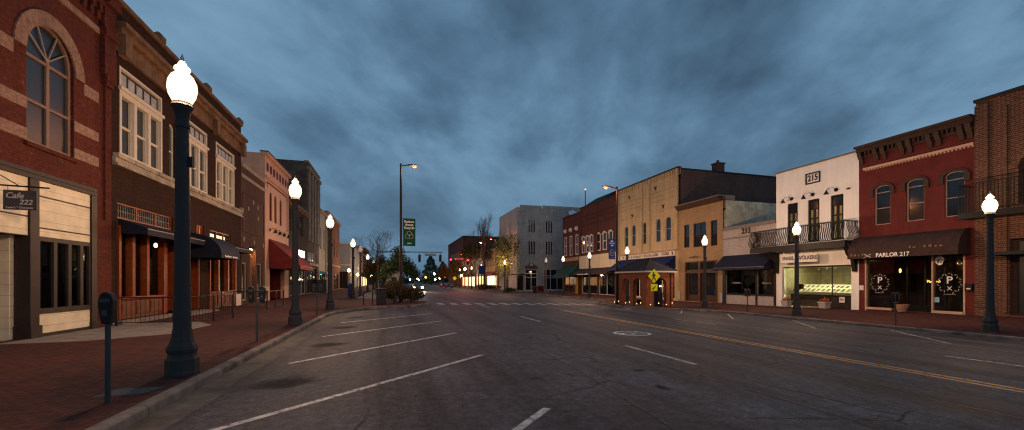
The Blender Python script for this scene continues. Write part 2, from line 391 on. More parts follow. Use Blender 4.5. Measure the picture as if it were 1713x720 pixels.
def stainmat():
    m = bpy.data.materials.new('oil_stain'); m.use_nodes = True; nt = m.node_tree; L = nt.links.new
    b = nt.nodes['Principled BSDF']; out = nt.nodes['Material Output']
    b.inputs['Base Color'].default_value = (.012,.010,.0095, 1); b.inputs['Roughness'].default_value = .85; b.inputs['Specular IOR Level'].default_value = .05
    tc = N(nt, 'ShaderNodeTexCoord'); mp = N(nt, 'ShaderNodeMapping'); mp.inputs['Location'].default_value = (-1,-1,0); mp.inputs['Scale'].default_value = (2,2,0)
    L(tc.outputs['Generated'], mp.inputs['Vector']); ln = N(nt, 'ShaderNodeVectorMath', operation='LENGTH'); L(mp.outputs[0], ln.inputs[0])
    n = N(nt, 'ShaderNodeTexNoise', Scale=2.2, Detail=7.0); L(tc.outputs['Object'], n.inputs['Vector'])
    ad = N(nt, 'ShaderNodeMath', operation='ADD'); L(ln.outputs['Value'], ad.inputs[0]); L(n.outputs['Fac'], ad.inputs[1])
    r = ramp(nt, [(.6, (.5,)*3), (.95, (0,)*3)]); L(ad.outputs[0], r.inputs[0])
    sc = N(nt, 'ShaderNodeMath', operation='MULTIPLY'); L(ad.outputs[0], sc.inputs[0]); sc.inputs[1].default_value = .72; L(sc.outputs[0], r.inputs[0])
    tr = N(nt, 'ShaderNodeBsdfTransparent'); mx = N(nt, 'ShaderNodeMixShader')
    L(r.outputs[0], mx.inputs[0]); L(tr.outputs[0], mx.inputs[1]); L(b.outputs[0], mx.inputs[2]); L(mx.outputs[0], out.inputs[0])
    return m
M['stain'] = stainmat()

SKYLOC = (12.3, 6.1, 0)
# ------------------------------------------------------------------ world, sun, camera
w = bpy.data.worlds.new('World'); SC.world = w; w.use_nodes = True
nt = w.node_tree; L = nt.links.new; bg = nt.nodes['Background']
sky = N(nt, 'ShaderNodeTexSky'); sky.sky_type = 'NISHITA'; sky.sun_disc = False; sky.sun_elevation = R(1.0); sky.sun_rotation = R(200)
tc = N(nt, 'ShaderNodeTexCoord'); sp = N(nt, 'ShaderNodeSeparateXYZ'); L(tc.outputs['Generated'], sp.inputs[0])
mx = N(nt, 'ShaderNodeMath', operation='MAXIMUM'); L(sp.outputs[2], mx.inputs[0]); mx.inputs[1].default_value = 0.0
ad = N(nt, 'ShaderNodeMath', operation='ADD'); L(mx.outputs[0], ad.inputs[0]); ad.inputs[1].default_value = .34
dx = N(nt, 'ShaderNodeMath', operation='DIVIDE'); L(sp.outputs[0], dx.inputs[0]); L(ad.outputs[0], dx.inputs[1])
dy = N(nt, 'ShaderNodeMath', operation='DIVIDE'); L(sp.outputs[1], dy.inputs[0]); L(ad.outputs[0], dy.inputs[1])
cb = N(nt, 'ShaderNodeCombineXYZ'); L(dx.outputs[0], cb.inputs[0]); L(dy.outputs[0], cb.inputs[1])
mr = N(nt, 'ShaderNodeMapping'); mr.inputs['Rotation'].default_value = (0, 0, R(28)); L(cb.outputs[0], mr.inputs['Vector'])
mp = N(nt, 'ShaderNodeMapping'); mp.inputs['Scale'].default_value = (1.5, .95, 1); mp.inputs['Location'].default_value = SKYLOC; L(mr.outputs[0], mp.inputs['Vector'])
n1 = N(nt, 'ShaderNodeTexNoise', Scale=1.5, Detail=8.0, Roughness=.55, Distortion=.2); L(mp.outputs[0], n1.inputs['Vector'])
n2 = N(nt, 'ShaderNodeTexNoise', Scale=.42, Detail=3.0, Roughness=.5); L(mp.outputs[0], n2.inputs['Vector'])
am = N(nt, 'ShaderNodeMath', operation='MULTIPLY_ADD'); L(n2.outputs['Fac'], am.inputs[0]); am.inputs[1].default_value = .42; 
am2 = N(nt, 'ShaderNodeMath', operation='MULTIPLY'); L(n1.outputs['Fac'], am2.inputs[0]); am2.inputs[1].default_value = .72; L(am2.outputs[0], am.inputs[2])
cr = ramp(nt, [(.44, (.036,.072,.118)), (.54, (.07,.136,.214)), (.62, (.11,.205,.305)), (.73, (.16,.275,.385))]); L(am.outputs[0], cr.inputs[0])
# a thin evening haze band low down evens the clouds out
hz = N(nt, 'ShaderNodeMapRange'); L(sp.outputs[2], hz.inputs['Value']); hz.inputs['From Min'].default_value = .0; hz.inputs['From Max'].default_value = .30; hz.inputs['To Min'].default_value = .75; hz.inputs['To Max'].default_value = 0
col = mixc(nt, hz.outputs[0], cr.outputs[0], (.08,.15,.228))
sv = N(nt, 'ShaderNodeVectorMath', operation='SCALE'); L(col, sv.inputs[0]); sv.inputs['Scale'].default_value = 10
sk = N(nt, 'ShaderNodeVectorMath', operation='SCALE'); L(sky.outputs[0], sk.inputs[0]); sk.inputs['Scale'].default_value = .03
sa = N(nt, 'ShaderNodeVectorMath', operation='ADD'); L(sv.outputs[0], sa.inputs[0]); L(sk.outputs[0], sa.inputs[1])
L(sa.outputs[0], bg.inputs[0]); bg.inputs[1].default_value = .1

sun = bpy.data.lights.new('dusk_sun', 'SUN'); sun.energy = .03; sun.angle = R(25); sun.color = (1, .9, .8)
so = bpy.data.objects.new('dusk_sun', sun); COL.objects.link(so); so.rotation_euler = (R(80), 0, R(20))

PSI = math.atan(199.5 / 680)
cam = bpy.data.cameras.new('camera'); co = bpy.data.objects.new('camera', cam); COL.objects.link(co); SC.camera = co
cam.sensor_width = 36; cam.lens = 36 * 680 / 1713; cam.shift_y = 110 / 1713; cam.clip_end = 3000; cam.clip_start = .1
co.location = (0, 0, 1.6); co.rotation_euler = (R(90), 0, -PSI)
vs = SC.view_settings; vs.view_transform = 'Standard'; vs.look = 'None'; vs.exposure = .4; vs.gamma = 1; vs.use_curve_mapping = False
try:
    SC.cycles.use_denoising = True; SC.cycles.max_bounces = 5; SC.cycles.diffuse_bounces = 2; SC.cycles.glossy_bounces = 3
    SC.cycles.transparent_max_bounces = 10; SC.cycles.sample_clamp_indirect = 3; SC.cycles.caustics_reflective = False; SC.cycles.use_light_tree = True; SC.cycles.filter_width = 1.2
except Exception: pass

# ------------------------------------------------------------------ ground
def zr(x): return -.13 - .0125 * (x + 3) if x < 10.6 else -.30 - .02 * (x - 10.6)
def zf(y):
    P = [(-60, -.1), (12, -.16), (25, -.40), (36, -.55), (60, -.5), (500, -.5)]
    for (a, b), (c, d) in zip(P, P[1:]):
        if y <= c: return b + (d - b) * (y - a) / (c - a)
    return -.5
m = MB(); m.quad((-400, -60, -1.05), (500, -60, -1.05), (500, 900, -1.05), (-400, 900, -1.05)); struct(m.build('ground', M['asphalt']))
m = MB(); XS = [-3.4, 10.6, 24]
for i in range(2):
    for y0, y1 in ((-40, 20), (20, 60), (60, 400)):
        a, b = XS[i], XS[i+1]; m.quad((a, y0, zr(a)), (b, y0, zr(b)), (b, y1, zr(b)), (a, y1, zr(a)))
bm_road = m.build('road', M['asphalt']); struct(bm_road)
# crossing street right of the junction
m = MB(); m.quad((24, 66.9, zr(24) + .001), (120, 66.9, zr(24) + .001), (120, 77.9, zr(24) + .001), (24, 77.9, zr(24) + .001)); struct(m.build('side_street', M['asphalt']))

LK = [(-3, -40), (-3, 21.5), (-2.75, 23.4), (-2.0, 25.3), (-.6, 26.9), (1.4, 27.8), (2.3, 29), (2.7, 31), (2.5, 33.2), (1.4, 35.4), (-1.2, 37.4), (-3, 39.5),
      (-3, 57), (-2, 60.5), (.3, 62.5), (1.6, 65), (1.8, 70), (.8, 74), (-2, 77), (-3, 79), (-3, 400)]
RK = [(21, -40), (21, 21), (20.6, 22.6), (19.4, 23.8), (18.0, 24.5), (17.1, 26.2), (16.9, 29), (17.1, 32.2), (18.4, 34.5), (20.4, 36.6), (21, 38.5),
      (21, 56), (20, 58.5), (17.6, 60.5), (16.6, 63), (16.8, 66.4), (18.6, 66.9)]
RK2 = [(24, 77.9), (18.6, 77.95), (16.8, 79), (16.2, 82), (16.2, 90), (17, 93), (17, 400)]
def dens(path, step=1.5):
    out = []
    for (x0, y0), (x1, y1) in zip(path, path[1:]):
        k = max(1, int(min(math.hypot(x1-x0, y1-y0), 60) / step))
        out += [(x0 + (x1-x0)*i/k, y0 + (y1-y0)*i/k) for i in range(k)]
    return out + [path[-1]]
def normals(path, side):
    out = []
    for i in range(len(path)):
        a, b = path[max(0, i-1)], path[min(len(path)-1, i+1)]
        dx, dy = b[0]-a[0], b[1]-a[1]; l = math.hypot(dx, dy); out.append((-dy/l*side, dx/l*side))
    return out
def zside(x, y):
    if x < 5: return 0.0
    k = -.38 + max(0, 21.0 - x) * .016
    if x <= 21.5: return k
    t = min(1, (x - 21.5) / 7.5); return -.38 + t * (zf(y) + .38)
def walk(name, path, xf, side, mat):
    path = dens(path); nn = normals(path, side); m, kb = MB(), MB()
    inner = [(p[0] + n[0]*.17, p[1] + n[1]*.17) for p, n in zip(path, nn)]
    for i in range(len(path) - 1):
        p, q = inner[i], inner[i+1]
        xs = [xf] if xf < 5 else ([21.5, xf] if p[0] < 21.4 and q[0] < 21.4 else [xf])
        ap, aq = p, q
        for x in xs:
            m.quad((ap[0], ap[1], zside(*ap)), (aq[0], aq[1], zside(*aq)), (x, q[1], zside(x, q[1])), (x, p[1], zside(x, p[1])))
            ap, aq = (x, p[1]), (x, q[1])
    # kerb strip: rounded section swept along the path
    prof = [(.17, -.02), (.17, .004), (.05, .004), (.015, -.012), (0, -.04), (-.012, -.6)]
    n0 = len(kb.v)
    rg = random.Random(3)
    for (x, y), n in zip(path, nn):
        j = rg.uniform(-.008, .008)
        for o, dz in prof: kb.v.append((x + n[0]*o + j*n[0]*(o < .1), y + n[1]*o, zside(x, y) + dz + j*.6*(o < .1)))
    k = len(prof)
    for i in range(len(path) - 1):
        for j in range(k - 1): kb.f.append((n0 + i*k + j, n0 + i*k + j + 1, n0 + (i+1)*k + j + 1, n0 + (i+1)*k + j))
    struct(m.build('pavement', mat)); struct(kb.build('kerb', M['kerb'], smooth=True))
walk('pavement', LK, -9.9, 1, M['paver'])
walk('pavement', RK, 29.4, -1, M['paver'])
walk('pavement', RK2, 24.5, -1, M['paver'])
# concrete gutter along the left kerb, concrete pad by the cafe
m = MB()
for y0, y1 in zip([-20 + i for i in range(42)], [-19 + i for i in range(42)]):
    w0, w1 = .46 + .05*math.sin(y0*2.1), .46 + .05*math.sin(y1*2.1)
    m.quad((-3.0, y0, zr(-3)+.004), (-3.0+w0, y0, zr(-3+w0)+.004), (-3.0+w1, y1, zr(-3+w1)+.004), (-3.0, y1, zr(-3)+.004))
struct(m.build('gutter', plain('dirty_gutter_concrete', (.085,.07,.058), .8, var=.6, scale=2.2, bump=.3, bscale=35)))
m = MB(); m.slab([(-9.58, 13.4), (-7.9, 13.5), (-6.4, 14.6), (-6.3, 17.2), (-7.2, 18.6), (-9.58, 18.6)], -.05, .006); struct(m.build('concrete_path', M['concrete']))
m = MB(); m.slab([(-3.95, 6.95), (-3.4, 7.0), (-3.28, 7.35), (-3.9, 7.4)], -.05, .006); tag(m.build('utility_cover', M['gravelplate']), 'grey granular utility cover set in the brick pavement beside the kerb', 'cover')

def strip(pts, wd, dz, name, mat, kind='structure'):
    m = MB(); nn = normals(pts, 1)
    for i in range(len(pts) - 1):
        q = []
        for k, s in ((i, 1), (i, -1), (i+1, -1), (i+1, 1)):
            x, y = pts[k][0] + nn[k][0]*wd/2*s, pts[k][1] + nn[k][1]*wd/2*s; q.append((x, y, zr(x) + dz))
        m.quad(*q)
    return struct(m.build(name, mat), kind)
def seg(a, b, k=8): return [(a[0] + (b[0]-a[0])*i/k, a[1] + (b[1]-a[1])*i/k) for i in range(k+1)]
# angle-parking lines on the left
for i in range(-1, 5):
    y = 9.64 + 4.3 * (i - 0)
    if i == 4: break
    e = (2.08, y); s = (-2.1 if i else -2.3, y - 4.42)
    strip(seg(s, e), .115, .004, 'parking_line', M['paint'])
for y in (10.38, 14.74, 6.1, 19.1, 23.2):
    strip(seg((17.3, y - 1.75), (20.2, y + 1.6)), .10, .004, 'parking_line', M['paintfaint'])
for y in (7.46, 17.3, 27.2): strip(seg((6.42, y), (6.35, y + 2.75)), .12, .004, 'lane_marking', M['paint'])
for y in (4.2, 14.95, 41): strip(seg((13.9, y), (13.85, y + 2.8)), .11, .004, 'lane_marking', M['paintfaint'])
for x in (10.28, 10.54): strip(seg((x, -6), (x, 24), 40), .11, .004, 'centre_line', M['paintyellow'])
for i in range(13):
    x = 3.6 + i * 1.02; strip(seg((x, 29.9 + (16 - x) * .09), (x, 32.4 + (16 - x) * .09), 3), .5, .004, 'crosswalk_bar', M['paintfaint'])
for x0, pts in ((3.45, 26), (5.6, 20), (8.3, 22)):
    strip([(x0 + .22*math.sin(y*.5 + x0) + random.uniform(-.03, .03), y) for y in [2.2 + .6*k for k in range(pts)]], .035, .006, 'pavement_crack', M['crack'])
strip([(7.2 + .5*t, 8.9 + .25*t + random.uniform(-.05, .05)) for t in range(7)], .025, .006, 'pavement_crack', M['crack'])
for x, y, rx, ry, rz in ((-1.75, 7.8, 1.0, .42, .7), (-1.7, 12.0, .9, .35, .7), (-1.7, 16.3, .9, .35, .7), (-1.7, 20.6, .9, .35, .7), (4.8, 7.2, .22, .16, .4), (4.4, 5.9, .3, .12, 1.2)):
    m = MB(); c, s = math.cos(rz), math.sin(rz)
    P = [(x + c*rx*math.cos(t) - s*ry*math.sin(t), y + s*rx*math.cos(t) + c*ry*math.sin(t)) for t in [2*math.pi*i/28 for i in range(28)]]
    m.quad(*[(px, py, zr(px) + .007) for px, py in P]); struct(m.build('oil_stain', M['stain']))
# painted round emblem
m = MB(); cx, cy = 8.15, 12.65
def ringq(m, cx, cy, rx, ry, wd, n=28, z=.005):
    for i in range(n):
        a, b = 2*math.pi*i/n, 2*math.pi*(i+1)/n
        m.quad(*[(cx + (rx-o)*math.cos(t), cy + (ry-o)*math.sin(t), zr(cx + (rx-o)*math.cos(t)) + z) for t, o in ((a, 0), (b, 0), (b, wd), (a, wd))])
ringq(m, cx, cy, .68, .62, .1); ringq(m, cx-.18, cy-.08, .24, .24, .07, 16)
for dx, dy, w_, h_ in ((.05, .1, .5, .07), (.2, -.22, .34, .07), (-.45, .0, .12, .5)): m.quad(*[(cx+dx+a*w_/2, cy+dy+b*h_/2, zr(cx+dx+a*w_/2)+.006) for a, b in ((-1,-1),(1,-1),(1,1),(-1,1))])
struct(m.build('road_emblem', worn('white_thermoplastic', (.75,.7,.68), .56)))

# ------------------------------------------------------------------ facade kit
def arcpts(a0, a1, zs, rise, n=14):
    c, h = (a0+a1)/2, (a1-a0)/2
    return [(c - h*math.cos(math.pi*i/n), zs + rise*math.sin(math.pi*i/n)) for i in range(n+1)]
def facade(P, F, a0, a1, z0, z1, mat, holes=(), t=.3, D=14, label=None, name='wall', sides=True):
    """front with real openings; hole = (a0,a1,z0,z1[,rise]) - rise makes the head an arch"""
    m = MB(F); a0 += .006; a1 -= .006
    A = sorted({a0, a1, *[h[0] for h in holes], *[h[1] for h in holes]}); Zs = sorted({z0, z1, *[h[2] for h in holes], *[h[3] for h in holes]})
    A = [a for a in A if a0 <= a <= a1]; Zs = [z for z in Zs if z0 <= z <= z1]
    def inh(a, z): return any(h[0] < a < h[1] and h[2] < z < h[3] for h in holes)
    for i in range(len(Zs)-1):
        zc = (Zs[i]+Zs[i+1])/2; j = 0
        while j < len(A)-1:
            if inh((A[j]+A[j+1])/2, zc): j += 1; continue
            k = j
            while k < len(A)-1 and not inh((A[k]+A[k+1])/2, zc): k += 1
            m.quad((A[j], 0, Zs[i]), (A[k], 0, Zs[i]), (A[k], 0, Zs[i+1]), (A[j], 0, Zs[i+1])); j = k
    for h in holes:
        b0, b1, c0, c1 = h[:4]; rise = h[4] if len(h) > 4 else 0
        m.quad((b0,0,c0),(b1,0,c0),(b1,-t,c0),(b0,-t,c0)); zs = c1 - rise
        m.quad((b0,0,c0),(b0,-t,c0),(b0,-t,zs),(b0,0,zs)); m.quad((b1,0,c0),(b1,-t,c0),(b1,-t,zs),(b1,0,zs))
        if rise:
            pts = arcpts(b0, b1, zs, rise)
            for (x0, y0), (x1, y1) in zip(pts, pts[1:]):
                m.quad((x0,0,y0),(x1,0,y1),(x1,0,c1),(x0,0,c1)); m.quad((x0,0,y0),(x1,0,y1),(x1,-t,y1),(x0,-t,y0))
        else: m.quad((b0,0,c1),(b1,0,c1),(b1,-t,c1),(b0,-t,c1))
    m.quad((a0,0,z1),(a1,0,z1),(a1,-t,z1),(a0,-t,z1)); m.quad((a0,-t,z1),(a1,-t,z1),(a1,-t,z1-.7),(a0,-t,z1-.7))
    if sides:
        for a in (a0, a1): m.quad((a,0,z0),(a,-D,z0),(a,-D,z1),(a,0,z1))
        m.quad((a0,-D,z0),(a1,-D,z0),(a1,-D,z1),(a0,-D,z1))
    ob = m.build(name, mat, P, label=label)
    MB(F).box(a0+.01, a1-.01, -t-.01, -D+.01, z1-.9, z1-.7).build('roof', M['roof'], P)
    return ob
def win(P, F, h, fm, pm, mull=0, rails=(), fw=.07, dep=-.14, name='window', panes=True):
    a0, a1, z0, z1 = h[:4]; rise = h[4] if len(h) > 4 else 0
    m = MB(F); d0, d1 = dep-.05, dep+.06; zs = z1 - rise
    m.box(a0, a0+fw, d0, d1, z0, zs); m.box(a1-fw, a1, d0, d1, z0, zs); m.box(a0+fw, a1-fw, d0, d1, z0, z0+fw)
    if rise:
        o = arcpts(a0, a1, zs, rise); i_ = arcpts(a0+fw, a1-fw, zs, rise-fw)
        for k in range(len(o)-1): m.plate([o[k], o[k+1], i_[k+1], i_[k]], d0, d1)
    else: m.box(a0+fw, a1-fw, d0, d1, z1-fw, z1)
    for k in range(mull):
        c = a0 + (a1-a0)*(k+1)/(mull+1); m.box(c-fw*.55, c+fw*.55, d0+.004, d1-.004, z0+fw, z1-fw if not rise else zs)
    for r in rails:
        z = z0 + (z1-z0)*r; m.box(a0+fw, a1-fw, d0+.008, d1-.008, z-fw*.4, z+fw*.4)
    f = m.build(name, fm, P)
    if panes:
        n = mull + 1
        for k in range(n):
            c0, c1 = a0+fw*.5+(a1-a0-fw)*k/n, a0+fw*.5+(a1-a0-fw)*(k+1)/n
            MB(F).box(c0, c1, dep-.012, dep, z0+fw*.5, z1-fw*.5).build('pane', pm, f)
    return f
def room(P, F, a0, a1, z0, z1, depth, mat, d=-.3):
    m = MB(F); b = d - depth
    m.quad((a0,b,z0),(a1,b,z0),(a1,b,z1),(a0,b,z1)); m.quad((a0,d,z0),(a0,b,z0),(a0,b,z1),(a0,d,z1)); m.quad((a1,d,z0),(a1,b,z0),(a1,b,z1),(a1,d,z1))
    m.quad((a0,d,z0),(a1,d,z0),(a1,b,z0),(a0,b,z0)); m.quad((a0,d,z1),(a1,d,z1),(a1,b,z1),(a0,b,z1))
    return m.build('interior', mat, P)
def awning(P, F, a0, a1, zt, zb, out, mat, val=.22, d0=.02, stripe=None, ends=True, label=None):
    m = MB(F); t = .03
    m.prism([(d0, zt), (d0+out, zb), (d0+out, zb-t), (d0, zt-t)], a0, a1)
    if ends:
        m.prism([(d0+.001, zt-t), (d0+out-.02, zb-t), (d0+out-.02, zb-val*.9), (d0+.001, zb-val*.9)], a0, a0+.02)
        m.prism([(d0+.001, zt-t), (d0+out-.02, zb-t), (d0+out-.02, zb-val*.9), (d0+.001, zb-val*.9)], a1-.02, a1)
    m.box(a0, a1, d0+out-.018, d0+out, zb-val, zb-t-.001)
    o = m.build('awning', mat, P, label=label)
    if stripe: MB(F).box(a0, a1, d0+out+.002, d0+out+.012, zb-.05, zb-.015).build('piping', stripe, o)
    return o
def barrel(P, F, a0, a1, zt, zb, out, mat, domed=.35, d0=.02):
    """quarter-round awning with rounded ends"""
    m = MB(F); n = 9; pr = [(d0 + out*math.sin(math.pi/2*i/n), zb + (zt-zb)*math.cos(math.pi/2*i/n)) for i in range(n+1)]
    for (x0, y0), (x1, y1) in zip(pr, pr[1:]): m.quad((a0,x0,y0),(a1,x0,y0),(a1,x1,y1),(a0,x1,y1))
    for a in (a0, a1): m.quad(*([(a, d0, zb)] + [(a, x, y) for x, y in pr]))
    m.box(a0, a1, d0+out-.02, d0+out, zb-.22, zb)
    for a in (a0, a1-.02): m.box(a, a+.02, d0, d0+out-.021, zb-.22, zb)
    return m.build('awning', mat, P)
def text(P, F, a, d, z, s, size, mat, name='lettering', bold=0, sx=1.0, shear=0, align='CENTER', label=None):
    c = bpy.data.curves.new('tmp', 'FONT'); c.body = s; c.size = size; c.align_x = align; c.align_y = 'CENTER'; c.offset = bold; c.shear = shear; c.resolution_u = 3
    o = bpy.data.objects.new('tmp', c); COL.objects.link(o)
    dg = bpy.context.evaluated_depsgraph_get(); me = bpy.data.meshes.new_from_object(o.evaluated_get(dg))
    bpy.data.objects.remove(o)
    m = MB(F); n = len(me.vertices); m.v = [F(a + F.sgn*v.co.x*sx, d, z + v.co.y) for v in me.vertices]
    m.f = [tuple(p.vertices) for p in me.polygons]
    # thickness: a second copy slightly behind, with side walls along border edges
    m.v += [F(a + F.sgn*v.co.x*sx, d-.012, z + v.co.y) for v in me.vertices]
    cnt = {}
    for p in m.f:
        for i in range(len(p)):
            e = (p[i], p[(i+1) % len(p)]); cnt.setdefault(tuple(sorted(e)), []).append(e)
    for e in cnt.values():
        if len(e) == 1: i, j = e[0]; m.f.append((i, j, j+n, i+n))
    bpy.data.meshes.remove(me)
    return m.build(name, mat, P, label=label)
def dashes(P, F, a, d, z, wd, h, n, mat, name='lettering', rg=random.Random(5)):
    """small print too far away to read: uneven strokes"""
    m = MB(F); x = a - wd/2
    st = wd / n
    for i in range(n):
        if rg.random() < .12: x += st; continue
        hh = h * rg.choice((.6, .7, 1, 1)); m.box(x + st*.12, x + st*rg.uniform(.5, .8), d-.006, d, z - h/2, z - h/2 + hh); x += st
    return m.build(name, mat, P)
def gooseneck(P, F, a, z, mat, side=-1, r=.17):
    m = MB(F)
    m.tube([(a, .01, z), (a, .05, z)], .13, 12)
    m.tube([(a, .04, z), (a+side*.06, .25, z+.14), (a+side*.2, .42, z+.1), (a+side*.32, .5, z-.02)], .018, 6)
    o = m.build('wall_lamp', mat, P)
    MB(F).lathe([(.03,0),(.05,-.02),(.06,-.1),(.1,-.16),(r,-.26),(r*1.05,-.28)], (a+side*.32, .5, z), 14).build('lamp_shade', mat, o, smooth=True)
    return o

# ------------------------------------------------------------------ left row
F = LF
# --- cafe building
B = thing('brick_building', 'dark red painted brick building with pale bands, arched window and cream clapboard cafe front', 'building', (-9.6, 12, 0))
AW = (14.38, 16.1, 5.42, 9.05, .95)
facade(B, F, 4, 17.9, 4.62, 12.6, M['redpaint'], [AW, (9.4, 11.1, 5.42, 9.05, .95)])
m = MB(F)
for z0, z1 in ((7.62, 7.98), (6.3, 6.62), (5.45, 5.77)):
    for a0, a1 in ((4.1, 9.4-.42*(z0 > 7)), (11.1+.42*(z0 > 7), 14.38-.42*(z0 > 7)), (16.1+.42*(z0 > 7), 17.2)): m.box(a0, a1, .0, .022, z0, z1)
for cc in (15.24, 10.25):
    o = arcpts(cc-1.28, cc+1.28, 7.98, 1.38, 20); i_ = arcpts(cc-.9, cc+.9, 7.98, .98, 20)
    for k in range(20): m.plate([o[k], o[k+1], i_[k+1], i_[k]], .0, .045)
m.box(4.1, 17.2, 0, .06, 9.98, 10.18)
m.build('stone_band', M['band'], B)
m = MB(F); k = 4.2
while k < 17.1: m.box(k, k+.16, 0, .1, 10.45, 10.95); m.box(k, k+.16, .1, .16, 10.7, 10.95); k += .32
m.box(4.1, 17.2, 0, .2, 10.95, 11.15); m.box(4, 17.25, 0, .3, 11.15, 11.45)
m.build('cornice', M['redpaint'], B)
m = MB(F); m.box(17.25, 17.86, 0, .16, 8.7, 12.3); m.box(17.3, 17.8, 0, .2, 8.5, 8.7); m.box(17.36, 17.74, 0, .15, 8.35, 8.5); m.box(17.18, 17.88, .0, .24, 10.0, 10.25); m.box(17.16, 17.89, 0, .3, 11.1, 11.5)
m.build('pilaster', M['redpaint'], B)
for h in (AW, (9.4, 11.1, 5.42, 9.05, .95)):
    f = win(B, F, h, M['frame222'], M['panedull'], mull=1, rails=(.335, .68), fw=.1)
    m = MB(F); c = (h[0]+h[1])/2
    for t in (35, 65, 115, 145): m.tube([(c, -.1, 8.0), (c + .82*math.cos(R(t)), -.1, 8.0 + .95*math.sin(R(t)))], .022, 5)
    m.build('glazing_bar', M['pale'], f)
    MB(F).box(h[0]-.08, h[1]+.08, -.1, .08, h[2]-.12, h[2]-.002).build('sill', M['redpaint'], f)
facade(B, F, 17.08, 17.9, -.1, 4.62, M['redpaint'], sides=False, name='pier')
m = MB(F); m.box(4, 17.07, -.3, .06, 4.44, 4.68); m.box(4, 17.0, -.02, .1, 4.56, 4.6); m.build('lintel', M['brown'], B)
m = MB(F); m.box(14.44, 14.74, -.28, .05, -.05, 4.43); m.box(14.4, 14.78, -.3, .09, -.05, .35); m.box(16.82, 17.07, -.28, .05, -.05, 4.43); m.box(16.79, 17.075, -.29, .08, -.05, .25)
m.build('post', M['brown'], B)
m = MB(F); m.box(14.75, 16.81, -.2, 0, 2.86, 4.43); m.box(14.75, 16.81, -.2, .0, .1, .66); m.box(4, 14.43, -.2, 0, 2.85, 4.43)
m.box(13.6, 14.43, -1.12, -1.0, -.05, 2.84); m.box(8, 12.2, -1.12, -1.0, -.05, 2.84); m.box(14.3, 14.43, -.99, -.3, -.05, 2.84)
m.build('clapboard', M['cream_siding'], B)
m = MB(F)
for z in (3.08, 3.98): m.box(14.76, 16.8, 0, .012, z, z+.04); 
for z in (3.35,): m.box(8, 14.42, 0, .012, z, z+.04)
m.box(14.75, 16.81, -.19, .03, .66, .75); m.box(14.75, 16.81, -.19, .03, -.05, .1); m.box(14.75, 16.81, -.19, .02, 2.79, 2.86)
m.build('trim', M['brown'], B)
for a in (14.75, 15.36, 15.92, 16.42):
    a1 = a + (.61 if a < 15 else .56 if a < 15.5 else .5 if a < 16 else .39)
    win(B, F, (a+.002, a1-.002, .75, 2.79), M['brown'], M['glass'], fw=.06, dep=-.04)
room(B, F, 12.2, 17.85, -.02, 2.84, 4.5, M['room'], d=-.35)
o = MB(F).box(12.3, 12.5, -1.0, -.99, .5, 2.2).build('notice', M['white'], B)
MB(F).box(14.6, 15.6, -2.2, -1.9, 2.7, 2.78).build('ceiling_lamp', emit('cafe_fill_light', (1, .8, .5), 25), B)  # added fill light that brightens the otherwise dark cafe room
m = MB(F); m.tube([(17.8, -1.75, 2.42), (17.8, -1.12, 2.42)], .04, 8); m.build('neon_tube', M['tube'], B)
m = MB(F); m.lathe([(.03, 0), (.09, .05), (.05, .3), (.02, .34)], (17.72, -.78, 2.0), 10); m.build('wall_sconce', M['lampwarm'], B)
for a, d in ((15.2, -1.5), (16.2, -1.6), (15.7, -2.6)):
    tb = thing('cafe_table', 'bare cafe table standing inside behind the cafe windows', 'table', (-9.6+d, a, -.02), 'tables inside the cafe')
    MB(F).box(a-.35, a+.35, d-.35, d+.35, .72, .76).build('tabletop', M['wooddark'], tb); MB(F).tube([(a, d, 0), (a, d, .72)], .04).build('leg', M['black'], tb)
for i, (a, d) in enumerate(((16.6, -2.3), (16.9, -1.3), (17.3, -.75))):
    ch = thing('cafe_chair', ('yellow high backed chair at the near end of the cafe windows', 'yellow high backed chair behind the middle cafe windows', 'yellow high backed chair furthest inside the cafe')[i], 'chair', (-9.6+d, a, -.02), 'chairs inside the cafe')
    MB(F).box(a-.2, a+.2, d-.2, d+.2, .42, .48).build('seat', M['yellowbrick'], ch); MB(F).box(a-.2, a+.2, d-.22, d-.18, .48, 1.45).build('backrest', plain('ochre_chair', (.5, .3, .05), .5), ch)
    for sa in (-.17, .17):
        for sd in (-.17, .17): MB(F).box(a+sa-.02, a+sa+.02, d+sd-.02, d+sd+.02, 0, .42).build('leg', M['black'], ch)
m = MB(F); m.tube([(17.45, .06, 3.7), (17.45, .06, 12)], .035, 6); m.build('downpipe', M['redpaint'], B)

# --- dark brick restaurant building
B = thing('brick_building', 'dark brown brick building with tan cornice, cream triple windows and orange wooden restaurant front', 'building', (-9.6, 24, 0))
WZ = (6.22, 9.48); bays = [(18.3, 21.15), (22.75, 25.6), (26.75, 29.5)]
holes = [(a, b, *WZ) for a, b in bays] + [(21.75, 22.3, 6.22, 8.7, .28)]
low = [(18.2, 22.1, 3.88, 4.48), (24.45, 25.25, 3.75, 4.48), (26.0, 29.0, 3.82, 4.42), (18.2, 21.35, .18, 3.62), (21.5, 22.9, 0, 3.4), (23.4, 24.85, .2, 3.3), (25.85, 29.75, .05, 3.5)]
facade(B, F, 17.9, 30.75, -.3, 11.75, M['darkbrick'], holes + low, t=.35)
m = MB(F); m.box(17.92, 30.73, 0, .1, 9.9, 10.5); m.box(17.9, 30.75, 0, .28, 10.5, 10.72); m.box(17.9, 30.75, 0, .42, 10.72, 10.9)
for a in (18.05, 21.55, 26.1, 30.3): m.box(a, a+.4, .1, .34, 9.75, 10.5)
m.build('cornice', M['tancornice'], B)
m = MB(F); m.box(17.88, 30.77, -.36, .1, 11.75, 11.9)
for a in (20.9, 25.6, 30.45): m.box(a, a+.32, -.3, .14, 11.9, 12.12); m.lathe([(.16,0),(.14,.1),(.05,.18)], (a+.16, -.08, 12.12), 8)
m.build('coping', M['tancornice'], B)
